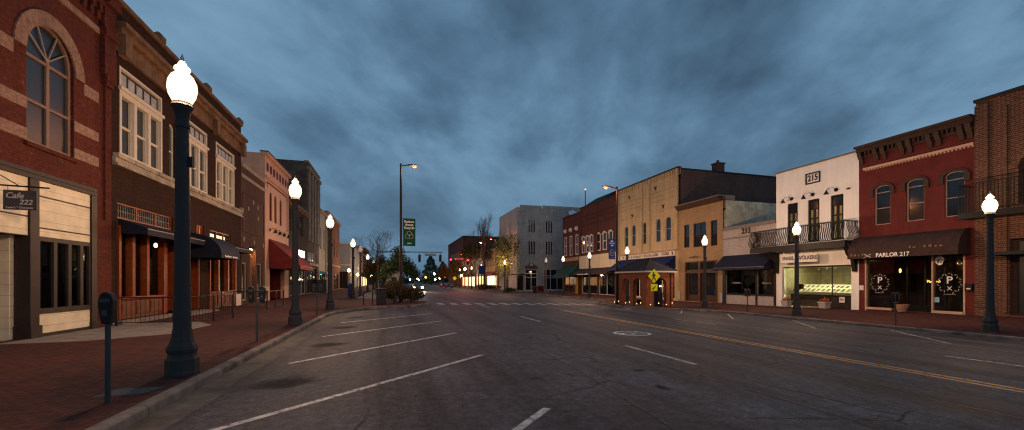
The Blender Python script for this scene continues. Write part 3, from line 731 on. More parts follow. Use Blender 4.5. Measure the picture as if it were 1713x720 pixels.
for a0, a1 in bays:
    m = MB(F); f0 = .07; d0, d1 = -.2, .03
    m.box(a0, a0+f0*1.6, d0, d1, 6.22, 8.62); m.box(a1-f0*1.6, a1, d0, d1, 6.22, 8.62); m.box(a0+f0*1.6, a1-f0*1.6, d0, d1, 8.42, 8.62); m.box(a0+f0*1.6, a1-f0*1.6, d0, d1, 6.22, 6.32)
    wd = (a1-a0)/3
    for k in (1, 2): m.box(a0+wd*k-.09, a0+wd*k+.09, d0+.002, d1-.002, 6.32, 8.42)
    m.box(a0-.05, a1+.05, -.1, .1, 8.62, 8.74)
    f = m.build('window', M['creampaint'], B)
    for k in range(3):
        b0, b1 = a0+wd*k+.1, a0+wd*(k+1)-.1
        s = MB(F); s.box(b0, b1, -.15, -.07, 7.28, 7.37)
        for aa in (b0, b1-.05): s.box(aa, aa+.05, -.14, -.06, 6.33, 8.41)
        s.build('sash', M['creampaint'], f); MB(F).box(b0, b1, -.16, -.15, 6.32, 8.42).build('pane', M['paneblue'], f)
    m = MB(F); m.box(a0, a1, -.2, .02, 8.75, 8.83); m.box(a0, a1, -.2, .02, 9.4, 9.48); m.box(a0, a0+.08, -.2, .02, 8.83, 9.4); m.box(a1-.08, a1, -.2, .02, 8.83, 9.4)
    t = m.build('transom', M['creampaint'], B)
    MB(F).box(a0+.08, a1-.08, -.2, -.1, 8.83, 9.4).build('transom_panel', M['brown'], t)
    for k in range(5):
        c = a0+.14+(a1-a0-.28)*(k+.5)/5; MB(F).box(c-.19, c+.19, -.098, -.085, 8.93, 9.3).build('pane', plain('milky_glass_%d%d' % (k, int(a0)), (.42, .39, .36), .2, var=.35, bump=0), t)
win(B, F, holes[3], M['creampaint'], M['paneblue'], rails=(.5,), fw=.06)
m = MB(F); rg = random.Random(2); m.box(17.92, 30.73, 0, .1, 5.86, 6.04); a = 17.95
while a < 30.6:
    b = min(30.72, a + rg.uniform(.3, .75)); m.box(a, b-.015, 0, .13+rg.uniform(0, .05), 6.045, 6.2+rg.choice((0, 0, .18) if not any(x0-.2 < (a+b)/2 < x1+.2 for x0, x1 in bays) else (0,))); a = b
m.box(17.92, 30.73, 0, .16, 5.76, 5.855)
m.build('sill_course', M['limestone'], B)
# shopfront
for h, n, pm in ((low[0], 2, M['pane']), (low[1], 1, M['litpane']), (low[2], 2, M['litwhite'])):
    f = win(B, F, h, M['wood'], pm if pm is not M['litwhite'] else M['pane'], mull=n, fw=.07, dep=-.12)
    m = MB(F); g = h[0]+.1
    while g < h[1]-.05: m.box(g, g+.018, -.11, -.1, h[2]+.08, h[3]-.08); g += .14
    m.box(h[0]+.07, h[1]-.07, -.111, -.103, (h[2]+h[3])/2-.01, (h[2]+h[3])/2+.01)
    m.build('leaded_bars', M['black'] if pm is not M['pane'] else M['limestone'], f)
    if pm is M['litwhite']:
        for c0, c1 in ((26.1, 26.85), (27.1, 28.4)): MB(F).box(c0, c1, -.119, -.115, 3.92, 4.22).build('lit_pane', M['litwhite'], f)
for h, ms in ((low[3], (19.1, 20.05)), (low[6], (27.1, 28.5))):
    a0, a1, z0, z1 = h; m = MB(F)
    m.box(a0, a0+.13, -.3, .06, z0, z1); m.box(a1-.13, a1, -.3, .06, z0, z1); m.box(a0+.13, a1-.13, -.25, .04, z1-.12, z1); m.box(a0+.13, a1-.13, -.25, .1, .92, 1.0)
    for c in ms: m.box(c-.09, c+.09, -.25, .05, 1.0, z1-.12)
    f = m.build('shop_window', M['wood'], B)
    e = [a0+.13] + list(ms) + [a1-.13]
    for p, q in zip(e, e[1:]): MB(F).box(p, q, -.16, -.15, 1.0, z1-.12).build('pane', M['glass'], f)
    m = MB(F); m.box(a0+.13, a1-.13, -.2, -.02, z0, .92); k = a0+.2
    while k < a1-.6: m.box(k, k+.85, -.02, .015, z0+.14, .82); m.box(k+.07, k+.78, .015, .03, z0+.21, .75); k += .95
    m.build('stall_riser', plain('wood_panel%d' % int(a0), (.16, .048, .018), .55, var=.4, scale=4), f)
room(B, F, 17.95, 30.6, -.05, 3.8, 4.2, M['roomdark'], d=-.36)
for a, z in ((19.9, 3.15), (24.3, 3.0), (27.6, 2.9)):
    o = MB(F).lathe([(.02,.16),(.05,.14),(.08,.05),(.05,-.03),(.02,-.04)], (a, -1.2, z), 10).build('pendant_lamp', M['lampwarm'], B); MB(F).tube([(a, -1.2, z+.15), (a, -1.2, 3.78)], .01, 4).build('cord', M['black'], o)
for a0, a1, s in ((21.55, 22.85, .9), (23.42, 24.83, .35)):
    m = MB(F); m.box(a0, a0+.12, -s-.1, -.02, .2, 3.25); m.box(a1-.12, a1, -s-.1, -.02, .2, 3.25); m.box(a0+.12, a1-.12, -s-.1, -s, 2.4, 3.25); f = m.build('door_frame', M['wood'], B)
    m = MB(F); b0, b1 = a0+.12, a1-.12; m.box(b0, b0+.16, -s-.06, -s, .2, 2.39); m.box(b1-.16, b1, -s-.06, -s, .2, 2.39); m.box(b0+.16, b1-.16, -s-.06, -s, .2, .95); m.box(b0+.16, b1-.16, -s-.06, -s, 2.25, 2.39)
    d = m.build('door', plain('door_wood%d' % int(a0), (.2, .048, .014), .4, var=.3, scale=4), B); MB(F).box(b0+.16, b1-.16, -s-.04, -s-.03, .95, 2.25).build('pane', M['glass'], d)
    MB(F).tube([(b1-.08, -s, 1.0), (b1-.08, -s+.06, 1.05), (b1-.08, -s+.06, 1.25), (b1-.08, -s, 1.3)], .014, 5).build('handle', M['steel'], d)
awning(B, F, 18.3, 23.1, 3.86, 3.56, .85, M['navy'], stripe=M['pale'], val=.26); awning(B, F, 26.0, 30.1, 3.86, 3.56, .85, M['navy'], stripe=M['pale'], val=.24)
o = barrel(B, F, 23.2, 25.7, 3.95, 2.95, 1.5, M['navy']); dashes(o, F, 24.45, 1.545, 2.85, 1.7, .1, 18, M['letterwhite'])
m = MB(F); m.tube([(20.05, .05, 3.2), (20.05, .25, 3.3), (20.05, .3, 3.15)], .015, 5); o = m.build('wall_lantern', M['black'], B); MB(F).lathe([(.02,0),(.06,.03),(.06,.14),(.02,.18)], (20.05, .3, 2.96), 8).build('bulb', M['bulb'], o)
m = MB(F); m.box(17.95, 21.4, .0, .28, -.05, .14); m.box(21.4, 25.1, -.3, .75, -.05, .1); m.build('step', M['concrete'], B)
m = MB(F); m.box(17.93, 18.12, .0, .04, .05, .9); m.box(29.85, 30.7, 0, .03, -.05, .75); m.build('base_tile', M['creampaint'], B)

# --- low plain brick building
B = thing('brick_building', 'low plain dark red brick front with two slit windows and a lamplit niche between them', 'building', (-9.6, 33, 0))
hs = [(30.95, 31.95, .25, 2.85), (34.1, 35.3, .25, 2.9), (32.5, 33.75, .05, 4.0)]
facade(B, F, 30.75, 35.95, -.3, 9.3, M['redbrick3'], hs)
m = MB(F); m.box(30.76, 35.94, 0, .1, 9.18, 9.42); m.box(30.76, 35.94, 0, .06, 8.5, 8.72); m.build('stone_band', M['pale'], B)
m = MB(F); m.box(31, 35.7, 0, .04, 7.5, 7.58); m.box(31, 35.7, 0, .04, 4.9, 4.98); m.box(31, 31.08, 0, .04, 4.98, 7.5); m.box(35.62, 35.7, 0, .04, 4.98, 7.5); m.build('brick_border', M['redbrick3'], B)
m = MB(F)
for a, z in ((33.2, 7.2), (32.2, 6.6), (34.3, 6.2), (34.2, 7.0), (31.3, 4.4), (33.4, 4.35), (35.5, 4.3)): m.box(a-.09, a+.09, 0, .03, z-.14, z+.14)
m.build('anchor_plate', M['pale'], B)
for h in hs[:2]: win(B, F, h, M['pale'], M['pane'], fw=.1)
MB(F).box(32.4, 33.85, -.32, -.25, 0, 4.1).build('niche_panel', M['orangebrick'], B)
o = MB(F).box(32.9, 33.35, -.2, -.05, 3.85, 3.95).build('niche_lamp', M['black'], B); MB(F).box(32.93, 33.32, -.19, -.07, 3.835, 3.849).build('bulb', emit('niche_bulb', (1, .5, .16), 220), o)
m = MB(F); m.box(30.8, 31.6, -2.4, -.3, 9.35, 10.2); m.build('rooftop_box', M['roof'], B)

# --- pink building
B = thing('stucco_building', 'pink stucco building with dark red arched windows and deep red awning', 'building', (-9.6, 40, 0))
hs = [(37.2, 37.95, 6.5, 8.85, .38), (38.6, 39.35, 6.5, 8.85, .38), (40.3, 41.05, 6.5, 8.85, .38), (37.3, 41.9, 0, 2.85)]
facade(B, F, 35.95, 43.5, -.3, 11.6, M['pink'], hs)
m = MB(F); m.box(35.95, 43.5, 0, .16, 9.7, 9.85); m.box(35.9, 43.55, -.3, .22, 11.45, 11.7); m.build('cornice', M['pink'], B)
m = MB(F); m.box(35.88, 43.57, -.32, .26, 11.7, 11.78); a = 36.4
while a < 43.2: m.box(a, a+.4, .0, .05, 10.35, 10.95); a += .95
m.box(36.5, 42.9, .0, .03, 9.4, 9.52); m.box(42.8, 42.92, 0, .03, 6.2, 9.4); m.box(36.5, 36.6, 0, .03, 9.1, 9.4)
m.build('red_inlay', M['darkred'], B)
for h in hs[:3]: win(B, F, h, M['darkred'], M['redpane'], fw=.07, rails=(.45,))
for a in (37.3, 38.7, 40.1, 41.5): gooseneck(B, F, a, 5.75, M['black'], r=.13)
awning(B, F, 36.95, 42.6, 5.0, 2.85, 2.3, M['redawn'], val=.3, stripe=M['pale'])
m = MB(F); m.box(37.3, 41.9, -1.3, -1.2, 0, 2.85); m.box(37.3, 37.4, -1.2, -.3, 0, 2.85); m.box(41.8, 41.9, -1.2, -.3, 0, 2.85); m.build('recess', M['darkred'], B)
m = MB(F); m.box(39.0, 40.2, -1.19, -1.14, .02, 2.3); d = m.build('door', M['redawn'], B); MB(F).box(39.15, 40.05, -1.139, -1.13, .9, 2.1).build('pane', M['redpane'], d)

# --- grimy building with two heights
B = thing('shop_building', 'two storey brown brick shop with cornice and lit white sign beside the red awning', 'building', (-9.6, 48, 0))
hs = [(43.8, 45.2, 6.45, 8.75), (45.7, 47.8, 6.45, 8.75), (48.3, 50.3, 6.45, 8.75), (44.2, 51.6, .1, 3.4)]
facade(B, F, 43.5, 52.0, -.3, 9.4, M['greybrown'], hs)
m = MB(F); m.box(43.5, 52.0, 0, .3, 9.15, 9.42); m.box(43.5, 52, 0, .18, 8.95, 9.15); m.build('cornice', M['tancornice'], B)
for h in hs[:3]: win(B, F, h, M['grime'], M['pane'], mull=1, rails=(.5,))
win(B, F, hs[3], M['palegrey'], M['pane'], mull=3)
o = MB(F).box(46.9, 49.9, .03, .2, 4.05, 4.9).build('sign', M['grime'], B); MB(F).box(47.0, 49.8, .2, .21, 4.12, 4.83).build('sign_face', M['signlit'], o)
o = MB(F).lathe([(.02, -.28), (.2, -.2), (.28, 0), (.2, .2), (.02, .28)], (45.6, .3, 4.5), 12).build('globe_lamp', M['signlit'], B)
B = thing('stone_building', 'tall soot grey building with stone pilaster panels rising above its lower left neighbour', 'building', (-9.6, 56, 0))
hs = [(53.6, 54.4, 6.6, 9.9), (55.4, 56.2, 6.6, 9.9), (57.2, 58.0, 6.6, 9.9), (53.6, 54.4, 10.8, 13.6), (55.4, 56.2, 10.8, 13.6), (57.2, 58.0, 10.8, 13.6), (52.3, 58.6, .1, 3.2), (52.4, 58.2, 3.95, 5.05)]
facade(B, F, 52.0, 60.2, -.3, 15.5, M['grime'], hs, D=30)
m = MB(F)
for a in (52.6, 54.5, 56.3, 58.1, 59.3): m.box(a, a+.8, 0, .2, 6.3, 14.6)
m.box(52.01, 60.19, 0, .35, 14.6, 14.95); m.box(52, 60.2, -.3, .2, 15.4, 15.6)
m.build('pilaster', M['oldstone'], B)
for h in hs[:6]: win(B, F, h, M['oldstone'], M['pane'], rails=(.5,))
win(B, F, hs[6], M['brown'], M['pane'], mull=2); win(B, F, hs[7], M['palegrey'], plain('dusty_glass', (.2,.2,.19), .2), mull=4)
MB(F).box(52.1, 59, .02, .3, 3.4, 3.75).build('fascia', M['pale'], B)
B = thing('shop_building', 'narrow pale grey painted shop squeezed before the orange brick block', 'building', (-9.6, 63, 0))
facade(B, F, 60.2, 66.3, -.3, 11.45, M['palegrey'], [(61, 62.2, 6, 9), (64, 65.2, 6, 9), (61, 65.6, 0, 2.6)])
for h in ((61, 62.2, 6, 9), (64, 65.2, 6, 9)): win(B, F, h, M['palegrey'], M['pane'], rails=(.5,))
win(B, F, (61, 65.6, 0, 2.6), M['brown'], M['pane'], mull=2); awning(B, F, 60.8, 65.8, 2.95, 2.75, .9, M['palegrey'])
MB(F).box(60.2, 66.3, 0, .3, 11.1, 11.4).build('cornice', M['pale'], B)
MB(F).box(65.7, 66.2, 0, .12, 2.7, 11.05).build('downpipe', plain('moss_green_strip', (.22, .24, .08), .7), B)
B = thing('brick_building', 'orange brick corner block at the far end of the cafe row', 'building', (-9.6, 74, 0))
hs = [(68+3.4*i, 69.2+3.4*i, 5.8, 8.6) for i in range(4)] + [(68, 72.4, .1, 2.8), (75, 81, .1, 2.8)]
facade(B, F, 66.3, 82.5, -.5, 12.1, M['orangebrick'], hs)
for h in hs[:4]: win(B, F, h, M['pale'], M['pane'], rails=(.5,))
for h in hs[4:]: win(B, F, h, M['brown'], M['pane'], mull=2)
m = MB(F); m.box(66.3, 82.5, 0, .35, 11.8, 12.15); m.box(66.3, 82.5, 0, .12, 4.0, 4.3); m.build('cornice', M['pale'], B)

# --- farther left blocks
FF = Face('F', 95.0)
B = thing('shop_building', 'low grey fronted building with white trim line facing down the street', 'building', (-14, 95, 0))
facade(B, FF, -30, -8.9, -1.1, 9.8, M['palegrey'], [(-11.6, -9.4, 0, 3.6), (-16.5, -12.4, 0, 3.6)], D=26)
m = MB(FF); m.box(-30, -8.8, 0, .15, 9.6, 9.95); m.box(-30, -8.9, 0, .12, 4.9, 5.2); m.build('trim', M['whitewin'], B)
for h in ((-11.6, -9.4, 0, 3.6), (-16.5, -12.4, 0, 3.6)): win(B, FF, h, M['brown'], M['pane'], mull=1)
LF2 = Face('L', -8.9)
def row(F, spec, base=-.9):
    for (a0, a1, H, mt, lab, nw, aw, lit) in spec:
        p = F(a0/2+a1/2, 0, 0); B = thing('shop_building', lab, 'building', (p[0], p[1], 0))
        wd = (a1-a0)/nw; zt = H*.52
        hs = [(a0+wd*(i+.3), a0+wd*(i+.7), zt, zt+2.6) for i in range(nw)]; sh = (a0+.8, a1-.8, -.1, 2.9)
        facade(B, F, a0, a1, base, H, mt, hs + [sh], D=18)
        for h in hs: win(B, F, h, M['whitewin'], M['pane'], rails=(.5,), fw=.1)
        win(B, F, sh, M['brown'], M['litwhite'] if lit == 1 else M['lampdim'] if lit == 2 else M['pane'], mull=3)
        MB(F).box(a0+.02, a1-.02, 0, .3, H-.6, H-.2).build('cornice', M['pale'], B)
        if aw: awning(B, F, a0+.5, a1-.5, 3.9, 3.1, 1.3, aw)
row(LF2, [(121.1, 133, 11.5, M['tanbrick'], 'tan two storey shop beyond the grey corner front on the left', 4, M['navy'], 2),
          (133, 146, 10.2, M['redbrick3'], 'plain red brick shop far along the left pavement', 4, None, 1),
          (146, 166, 12.8, M['greybrown'], 'grey brown block far along the left pavement behind the bare tree', 6, M['redawn'], 2),
          (166, 200, 11, M['orangebrick'], 'longest orange brick block at the far end of the left row', 8, None, 0)])

# ------------------------------------------------------------------ right row
F = RF
# --- near orange-red brick building at the edge
B = thing('brick_building', 'bright mortared red brick building at the right edge with arched upper window and iron balcony', 'building', (29, 9, 0))
hs = [(9.3, 11.95, 5.3, 8.0, .95), (10.4, 12.25, -.1, 3.65), (5, 9.4, -.1, 3.65)]
facade(B, F, 3, 13.45, -1, 10.8, M['nearbrick'], hs, t=.5)
MB(F).box(2.95, 13.5, -.5, .12, 10.8, 10.95).build('coping', M['roof'], B)
m = MB(F); m.box(12.95, 13.44, 0, .14, -.6, 10.6); m.box(12.3, 12.42, 0, .08, 0, 10.2); m.box(12.93, 13.44, 0, .17, .25, .55); m.build('pier', M['nearbrick'], B)
m = MB(F); o = arcpts(9.0, 12.25, 7.05, 1.25, 16); i_ = arcpts(9.3, 11.95, 7.05, .95, 16)
for k in range(16): m.plate([o[k], o[k+1], i_[k+1], i_[k]], 0, .08)
m.build('arch_trim', M['nearbrick'], B)
win(B, F, hs[0], M['brownwood'], M['pane'], mull=1, rails=(.6,), dep=-.35); win(B, F, hs[1], M['brownwood'], M['panedull'], dep=-.42, fw=.12); win(B, F, hs[2], M['brownwood'], M['pane'], mull=2, dep=-.42)
MB(F).box(4.8, 12.6, 0, .9, 2.85, 3.0).build('canopy', M['roof'], B)
m = MB(F); m.box(5, 13.6, .01, 1.1, 4.75, 5.05)
b = m.build('balcony', M['black'], B); m = MB(F); m.box(5, 13.6, 1.06, 1.1, 6.45, 6.5); m.box(5, 13.6, 1.06, 1.1, 5.15, 5.18); a = 5.0
while a <= 13.6: m.box(a, a+.02, 1.07, 1.09, 5.05, 6.45); a += .13
for dd in [.1+.13*i for i in range(8)]: m.box(13.56, 13.58, dd, dd+.02, 5.05, 6.45)
m.box(13.55, 13.59, .05, 1.06, 6.45, 6.5); m.build('balcony_railing', M['black'], b)

# --- red building
B = thing('brick_building', 'deep red painted two storey salon building with brown bracketed cornice and long brown awning', 'building', (29, 16, 0))
ws = [(17.22, 18.06, 5.07, 7.5, .22), (15.58, 16.42, 5.07, 7.5, .22), (13.87, 14.69, 5.07, 7.5, .22)]
hs = ws + [(13.85, 18.6, -.22, 3.3)]
facade(B, F, 13.45, 18.95, -1, 10.05, M['red217'], hs)
m = MB(F); m.box(13.46, 18.94, 0, .3, 9.82, 10.06); m.box(13.44, 18.96, 0, .5, 10.06, 10.2); m.box(13.46, 18.94, 0, .12, 9.45, 9.6)
a = 13.6
while a < 18.8: m.box(a, a+.1, 0, .22, 9.6, 9.82); a += .21
for a in (13.63, 13.96, 14.9, 15.28, 16.2, 16.57, 17.49, 17.9, 18.75):
    m.prism([(0, 9.05), (.1, 9.05), (.14, 9.3), (.32, 9.6), (.36, 9.81), (0, 9.81)], a-.11, a+.11)
m.build('cornice', M['brownwood'], B)
m = MB(F); m.box(13.5, 18.65, 0, .12, 8.66, 8.8); a = 13.5
while a < 18.6: m.box(a, a+.08, 0, .08, 8.58, 8.655); a += .16
m.build('cream_band', M['creamband'], B)
for h in ws:
    win(B, F, h, M['pale'], M['pane'], rails=(.42, .82), fw=.055)
    m = MB(F); o = arcpts(h[0]-.2, h[1]+.2, h[3]-.22, .33, 10); i_ = arcpts(h[0]-.01, h[1]+.01, h[3]-.22, .2, 10)
    for k in range(10): m.plate([o[k], o[k+1], i_[k+1], i_[k]], 0, .09)
    for a in (h[0]-.24, h[1]+.02): m.box(a, a+.22, 0, .1, h[3]-.62, h[3]-.21)
    m.build('window_hood', M['brownwood'], B)
o = barrel(B, F, 13.62, 18.93, 4.38, 3.2, 1.05, M['brownawn'])
text(o, F, 16.5, 1.09, 3.12, 'PARLOR 217', .33, M['letterwhite'], bold=.006, sx=.92)
m = MB(F)
for s in (-1, 1): m.tube([(17.95, 1.085, 3.12+.1*s), (17.6, 1.085, 3.12-.1*s)], .014, 4); m.lathe([(.06,-.005),(.06,.005)], (17.98, 1.085, 3.12+.13*s), 8)
m.build('scissors_emblem', M['letterwhite'], o)
dashes(o, F, 15.0, 1.088, 3.5, 1.6, .12, 7, M['tancornice']); dashes(o, F, 18.3, 1.088, 3.2, 1.0, .14, 5, M['tancornice'])
m = MB(F); m.box(18.52, 18.6, -.3, .02, -.4, 3.3); m.box(13.85, 13.93, -.3, .02, -.4, 3.3); m.box(17.12, 18.52, -.28, .06, -.2, -.06); m.box(13.93, 15.24, -.28, .06, -.2, -.06); m.box(15.2, 15.26, -.28, 0, -.06, 3.3)
f = m.build('shop_window', M['creamband'], B)
MB(F).box(17.12, 18.52, -.14, -.13, -.06, 3.3).build('pane', M['glass'], f); MB(F).box(13.93, 15.2, -.14, -.13, -.06, 3.3).build('pane', M['glass'], f)
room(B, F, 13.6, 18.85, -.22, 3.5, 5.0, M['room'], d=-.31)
m = MB(F); m.box(15.25, 17.13, -1.3, -1.22, -.2, .15); m.box(15.25, 15.35, -1.3, -1.22, .15, 3.3); m.box(17.03, 17.13, -1.3, -1.22, .15, 3.3); m.box(16.15, 16.25, -1.3, -1.22, .15, 3.3); d = m.build('door', M['black'], B); MB(F).box(15.35, 17.03, -1.27, -1.26, .15, 3.3).build('pane', M['glass'], d)
for a, k in ((17.85, 'far'), (14.55, 'near')):
    text(f, F, a, -.115, 1.62, 'P', .55, M['letterwhite'], 'emblem', bold=.005); text(f, F, a, -.115, 1.17, 'X', .32, M['letterwhite'], 'emblem')
    m = MB(F)
    for i in range(22):
        t = 2*math.pi*i/22 + .1
        if 4.45 < t < 4.98: continue
        r_ = .43 + .05*(i % 2); x, z = a + r_*math.cos(t), 1.45 + r_*1.12*math.sin(t); u = t + (.9 if i % 2 else -.5)
        m.plate([(x+.09*math.cos(u), z+.09*math.sin(u)), (x+.018*math.cos(u+1.57), z+.018*math.sin(u+1.57)), (x-.06*math.cos(u), z-.06*math.sin(u)), (x-.018*math.cos(u+1.57), z-.018*math.sin(u+1.57))], -.125, -.115)
    m.build('wreath', M['letter'], f); dashes(f, F, a, -.115, .86, .5, .05, 12, M['letter'])
m = MB(F); rg = random.Random(9); m.plate([(14.98 + (.2+rg.uniform(-.03,.03))*math.cos(t), 2.75 + (.27+rg.uniform(-.04,.04))*math.sin(t)) for t in [2*math.pi*i/14 for i in range(14)]], -.128, -.118); o = m.build('window_decal', M['letterwhite'], f)
m = MB(F)
for x, z, w_, h_ in ((14.95, 2.8, .12, .05), (15.03, 2.66, .06, .16), (14.9, 2.62, .1, .05)): m.box(x-w_/2, x+w_/2, -.118, -.112, z-h_/2, z+h_/2)
m.build('decal_marks', M['black'], o)
MB(F).box(14.98, 15.2, -.128, -.12, .4, .68).build('window_sticker', plain('pale_blue_card', (.3,.55,.62), .5), f)
m = MB(F)
for i in range(7): m.tube([(16.78-.1*i, -2.4, 1.5+.08*(i % 2)), (16.74-.1*i, -2.4, 1.66-.05*(i % 3)), (16.7-.1*i, -2.4, 1.5)], .018, 4)
m.build('neon_script', M['neon'], B)
for a, z in ((13.85, 1.5), (17.3, 2.1)): MB(F).lathe([(.02,0),(.05,.04),(.05,.2),(.02,.24)], (a, -.8 if a < 15 else -1.0, z), 8).build('wall_sconce', emit('yellow_sconce%d' % int(a), (1, .6, .08), 4), B)
m = MB(F); m.box(13.52, 13.8, 0, .16, 1.08, 1.45); o = m.build('mailbox', M['black'], B); MB(F).box(13.58, 13.74, .16, .166, 1.15, 1.22).build('mail_slot', M['white'], o)
MB(F).box(18.68, 18.92, .003, .02, 1.0, 1.3).build('wall_notice', M['white'], B)
m = MB(F); m.box(14.2, 18.5, -3.0, -2.6, -.2, .9); m.build('salon_counter', M['wooddark'], B)

# --- white building
B = thing('stucco_building', 'warm white stucco office with curved black iron balcony and brightly lit display window', 'building', (29, 22, 0))
ws = [(19.9, 20.73, 4.4, 7.46), (21.5, 22.33, 4.4, 7.46), (23.1, 23.92, 4.4, 7.46)]
OP = (19.42, 24.37, -.36, 2.67)
facade(B, F, 18.95, 24.88, -1, 9.98, M['white215'], ws + [OP], t=.35)
MB(F).box(18.94, 24.89, -.4, .08, 9.98, 10.08).build('coping', M['mauve'], B)
for h in ws:
    f = win(B, F, h, M['blackpaint'], M['blindpane'], mull=1, rails=(.38, .55), fw=.13, dep=-.12)
    MB(F).box(h[0]+.1, h[1]-.1, -.13, -.06, 6.7, 7.36).build('transom', M['pane'], f)
for a in (20.35, 21.96, 23.57): gooseneck(B, F, a, 7.8, M['black'], side=1, r=.16)
m = MB(F)
for a in (19.55, 24.3): m.box(a-.08, a+.08, 0, .12, 7.66, 7.74)
m.build('spotlight', M['black'], B)
m = MB(F); m.box(21.43, 22.49, .0, .05, 8.6, 8.68); m.box(21.43, 22.49, 0, .05, 9.3, 9.38); m.box(21.43, 21.51, 0, .05, 8.68, 9.3); m.box(22.41, 22.49, 0, .05, 8.68, 9.3)
o = m.build('number_sign', M['black'], B); text(o, F, 21.96, .04, 8.99, '215', .62, M['black'], bold=.012, sx=.82)
# balcony
m = MB(F); m.box(18.98, 26.2, .01, 1.2, 4.0, 4.22); m.box(18.98, 26.2, 1.0, 1.22, 3.8, 4.0)
for a in (19.02, 24.62):
    m.prism([(.01, 3.8), (1.0, 3.8), (.75, 3.3), (.35, 2.95), (.2, 2.2), (.01, 2.2)], a, a+.22)
b = m.build('balcony', M['black'], B)
m = MB(F); m.box(18.98, 26.22, 1.16, 1.22, 5.44, 5.5); m.box(18.98, 26.22, 1.16, 1.22, 4.26, 4.3)
for a in (18.98, 26.17): m.box(a, a+.05, .02, 1.16, 5.44, 5.5); m.box(a, a+.05, .02, 1.16, 4.26, 4.3)
m.build('balcony_railing', M['black'], b)
m = MB(F)
def bal(pts): m.tube(pts, .026, 5)
a = 19.05
S_ = [(0, 4.28), (.13, 4.45), (.17, 4.62), (.07, 4.95), (0, 5.2), (.02, 5.46)]
while a < 26.2: bal([(a, 1.19+o, z) for o, z in S_]); a += .14
d_ = .12
while d_ < 1.15:
    for a, s in ((19.0, -1), (26.19, 1)): bal([(a+s*o, d_, z) for o, z in S_])
    d_ += .13
m.build('baluster', M['black'], b)
# hanging sign
m = MB(F); m.box(21.22, 23.98, .5, .62, 2.94, 3.55); o = m.build('hanging_sign', M['white'], B)
m = MB(F)
for a in (21.5, 23.75): m.tube([(a, .56, 3.55), (a, .56, 4.0)], .015, 5)
m.build('hanger', M['steel'], o)
text(o, F, 23.35, .635, 3.25, 'ENGEL', .36, M['navyletter'], bold=.008, sx=.86); text(o, F, 22.56, .635, 3.25, '&', .36, M['redletter'], bold=.008, sx=.86); text(o, F, 21.85, .635, 3.25, 'V\u00d6LKERS', .36, M['navyletter'], bold=.008, sx=.86)
# shop window, open corner recess
m = MB(F); m.box(20.76, 20.80, -.25, -.2, .6, 2.66); m.box(19.43, 24.36, -.25, -.2, .55, .6); m.box(19.43, 24.36, -.25, -.2, 2.6, 2.66); f = m.build('shop_window', M['blackpaint'], B)
MB(F).box(19.44, 20.76, -.23, -.22, .6, 2.6).build('pane', M['glass'], f); MB(F).box(20.8, 24.35, -.23, -.22, .6, 2.6).build('pane', M['glass'], f)
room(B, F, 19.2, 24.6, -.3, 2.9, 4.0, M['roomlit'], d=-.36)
m = MB(F); m.box(21.0, 24.3, -.9, -.8, -.3, .6); m.box(19.45, 20.9, -.5, -.3, -.3, .6); m.build('desk_front', M['deskdark'], B)
def desk(a0, a1, d0, d1):
    m = MB(F); m.prism([(d0, .6), (d0, .78), (d1, 1.32), (d1, .6)], a0, a1); o = m.build('display_desk', M['display'], B)
    k = MB(F); n = int((a1-a0)/.34)
    for i in range(n):
        for r_ in range(2):
            c = a0 + (a1-a0)*(i+.5)/n; t0, t1 = .12+.45*r_, .42+.45*r_
            z_ = lambda t: .78 + .54*t; d_ = lambda t: d0 + (d1-d0)*t
            MBp = [(c-.1, d_(t0), z_(t0)+.012), (c+.1, d_(t0), z_(t0)+.012), (c+.1, d_(t1), z_(t1)+.012), (c-.1, d_(t1), z_(t1)+.012)]
            k.quad(*MBp)
    k.build('photo_card', plain('photo_card%d' % int(a0*10), (.12,.1,.06), .4, var=.7, scale=4), o)
desk(21.05, 24.3, -.75, -1.7); desk(19.45, 20.85, -.35, -1.3)
for i, a in enumerate((19.9, 21.1, 22.4, 23.6)):
    o = MB(F).lathe([(.06, 0), (.09, -.02), (.09, -.04)], (a, -1.1, 2.88), 10).build('ceiling_lamp', M['white'], B); MB(F).lathe([(.14, -.05), (.14, -.06)], (a, -1.1, 2.88), 10).build('bulb', emit('bright_bulb%d' % i, (1, .86, .5), 210), o)
m = MB(F); m.tube([(22, -2.5, 2.6), (23.6, -2.5, 2.6)], .02, 5)
for a in (22.2, 22.8, 23.4): m.lathe([(.02, 0), (.05, -.12), (.05, -.14)], (a, -2.5, 2.6), 8)
m.build('track_light', M['white'], B)
MB(F).box(23.5, 24.1, -1.1, -1.07, .98, 1.35).build('notice_frame', M['black'], B)
o = MB(F).box(19.95, 20.3, -.2, -.19, .12, .5).build('window_notice', M['white'], B); dashes(o, F, 20.12, -.185, .32, .26, .16, 5, M['redletter'])

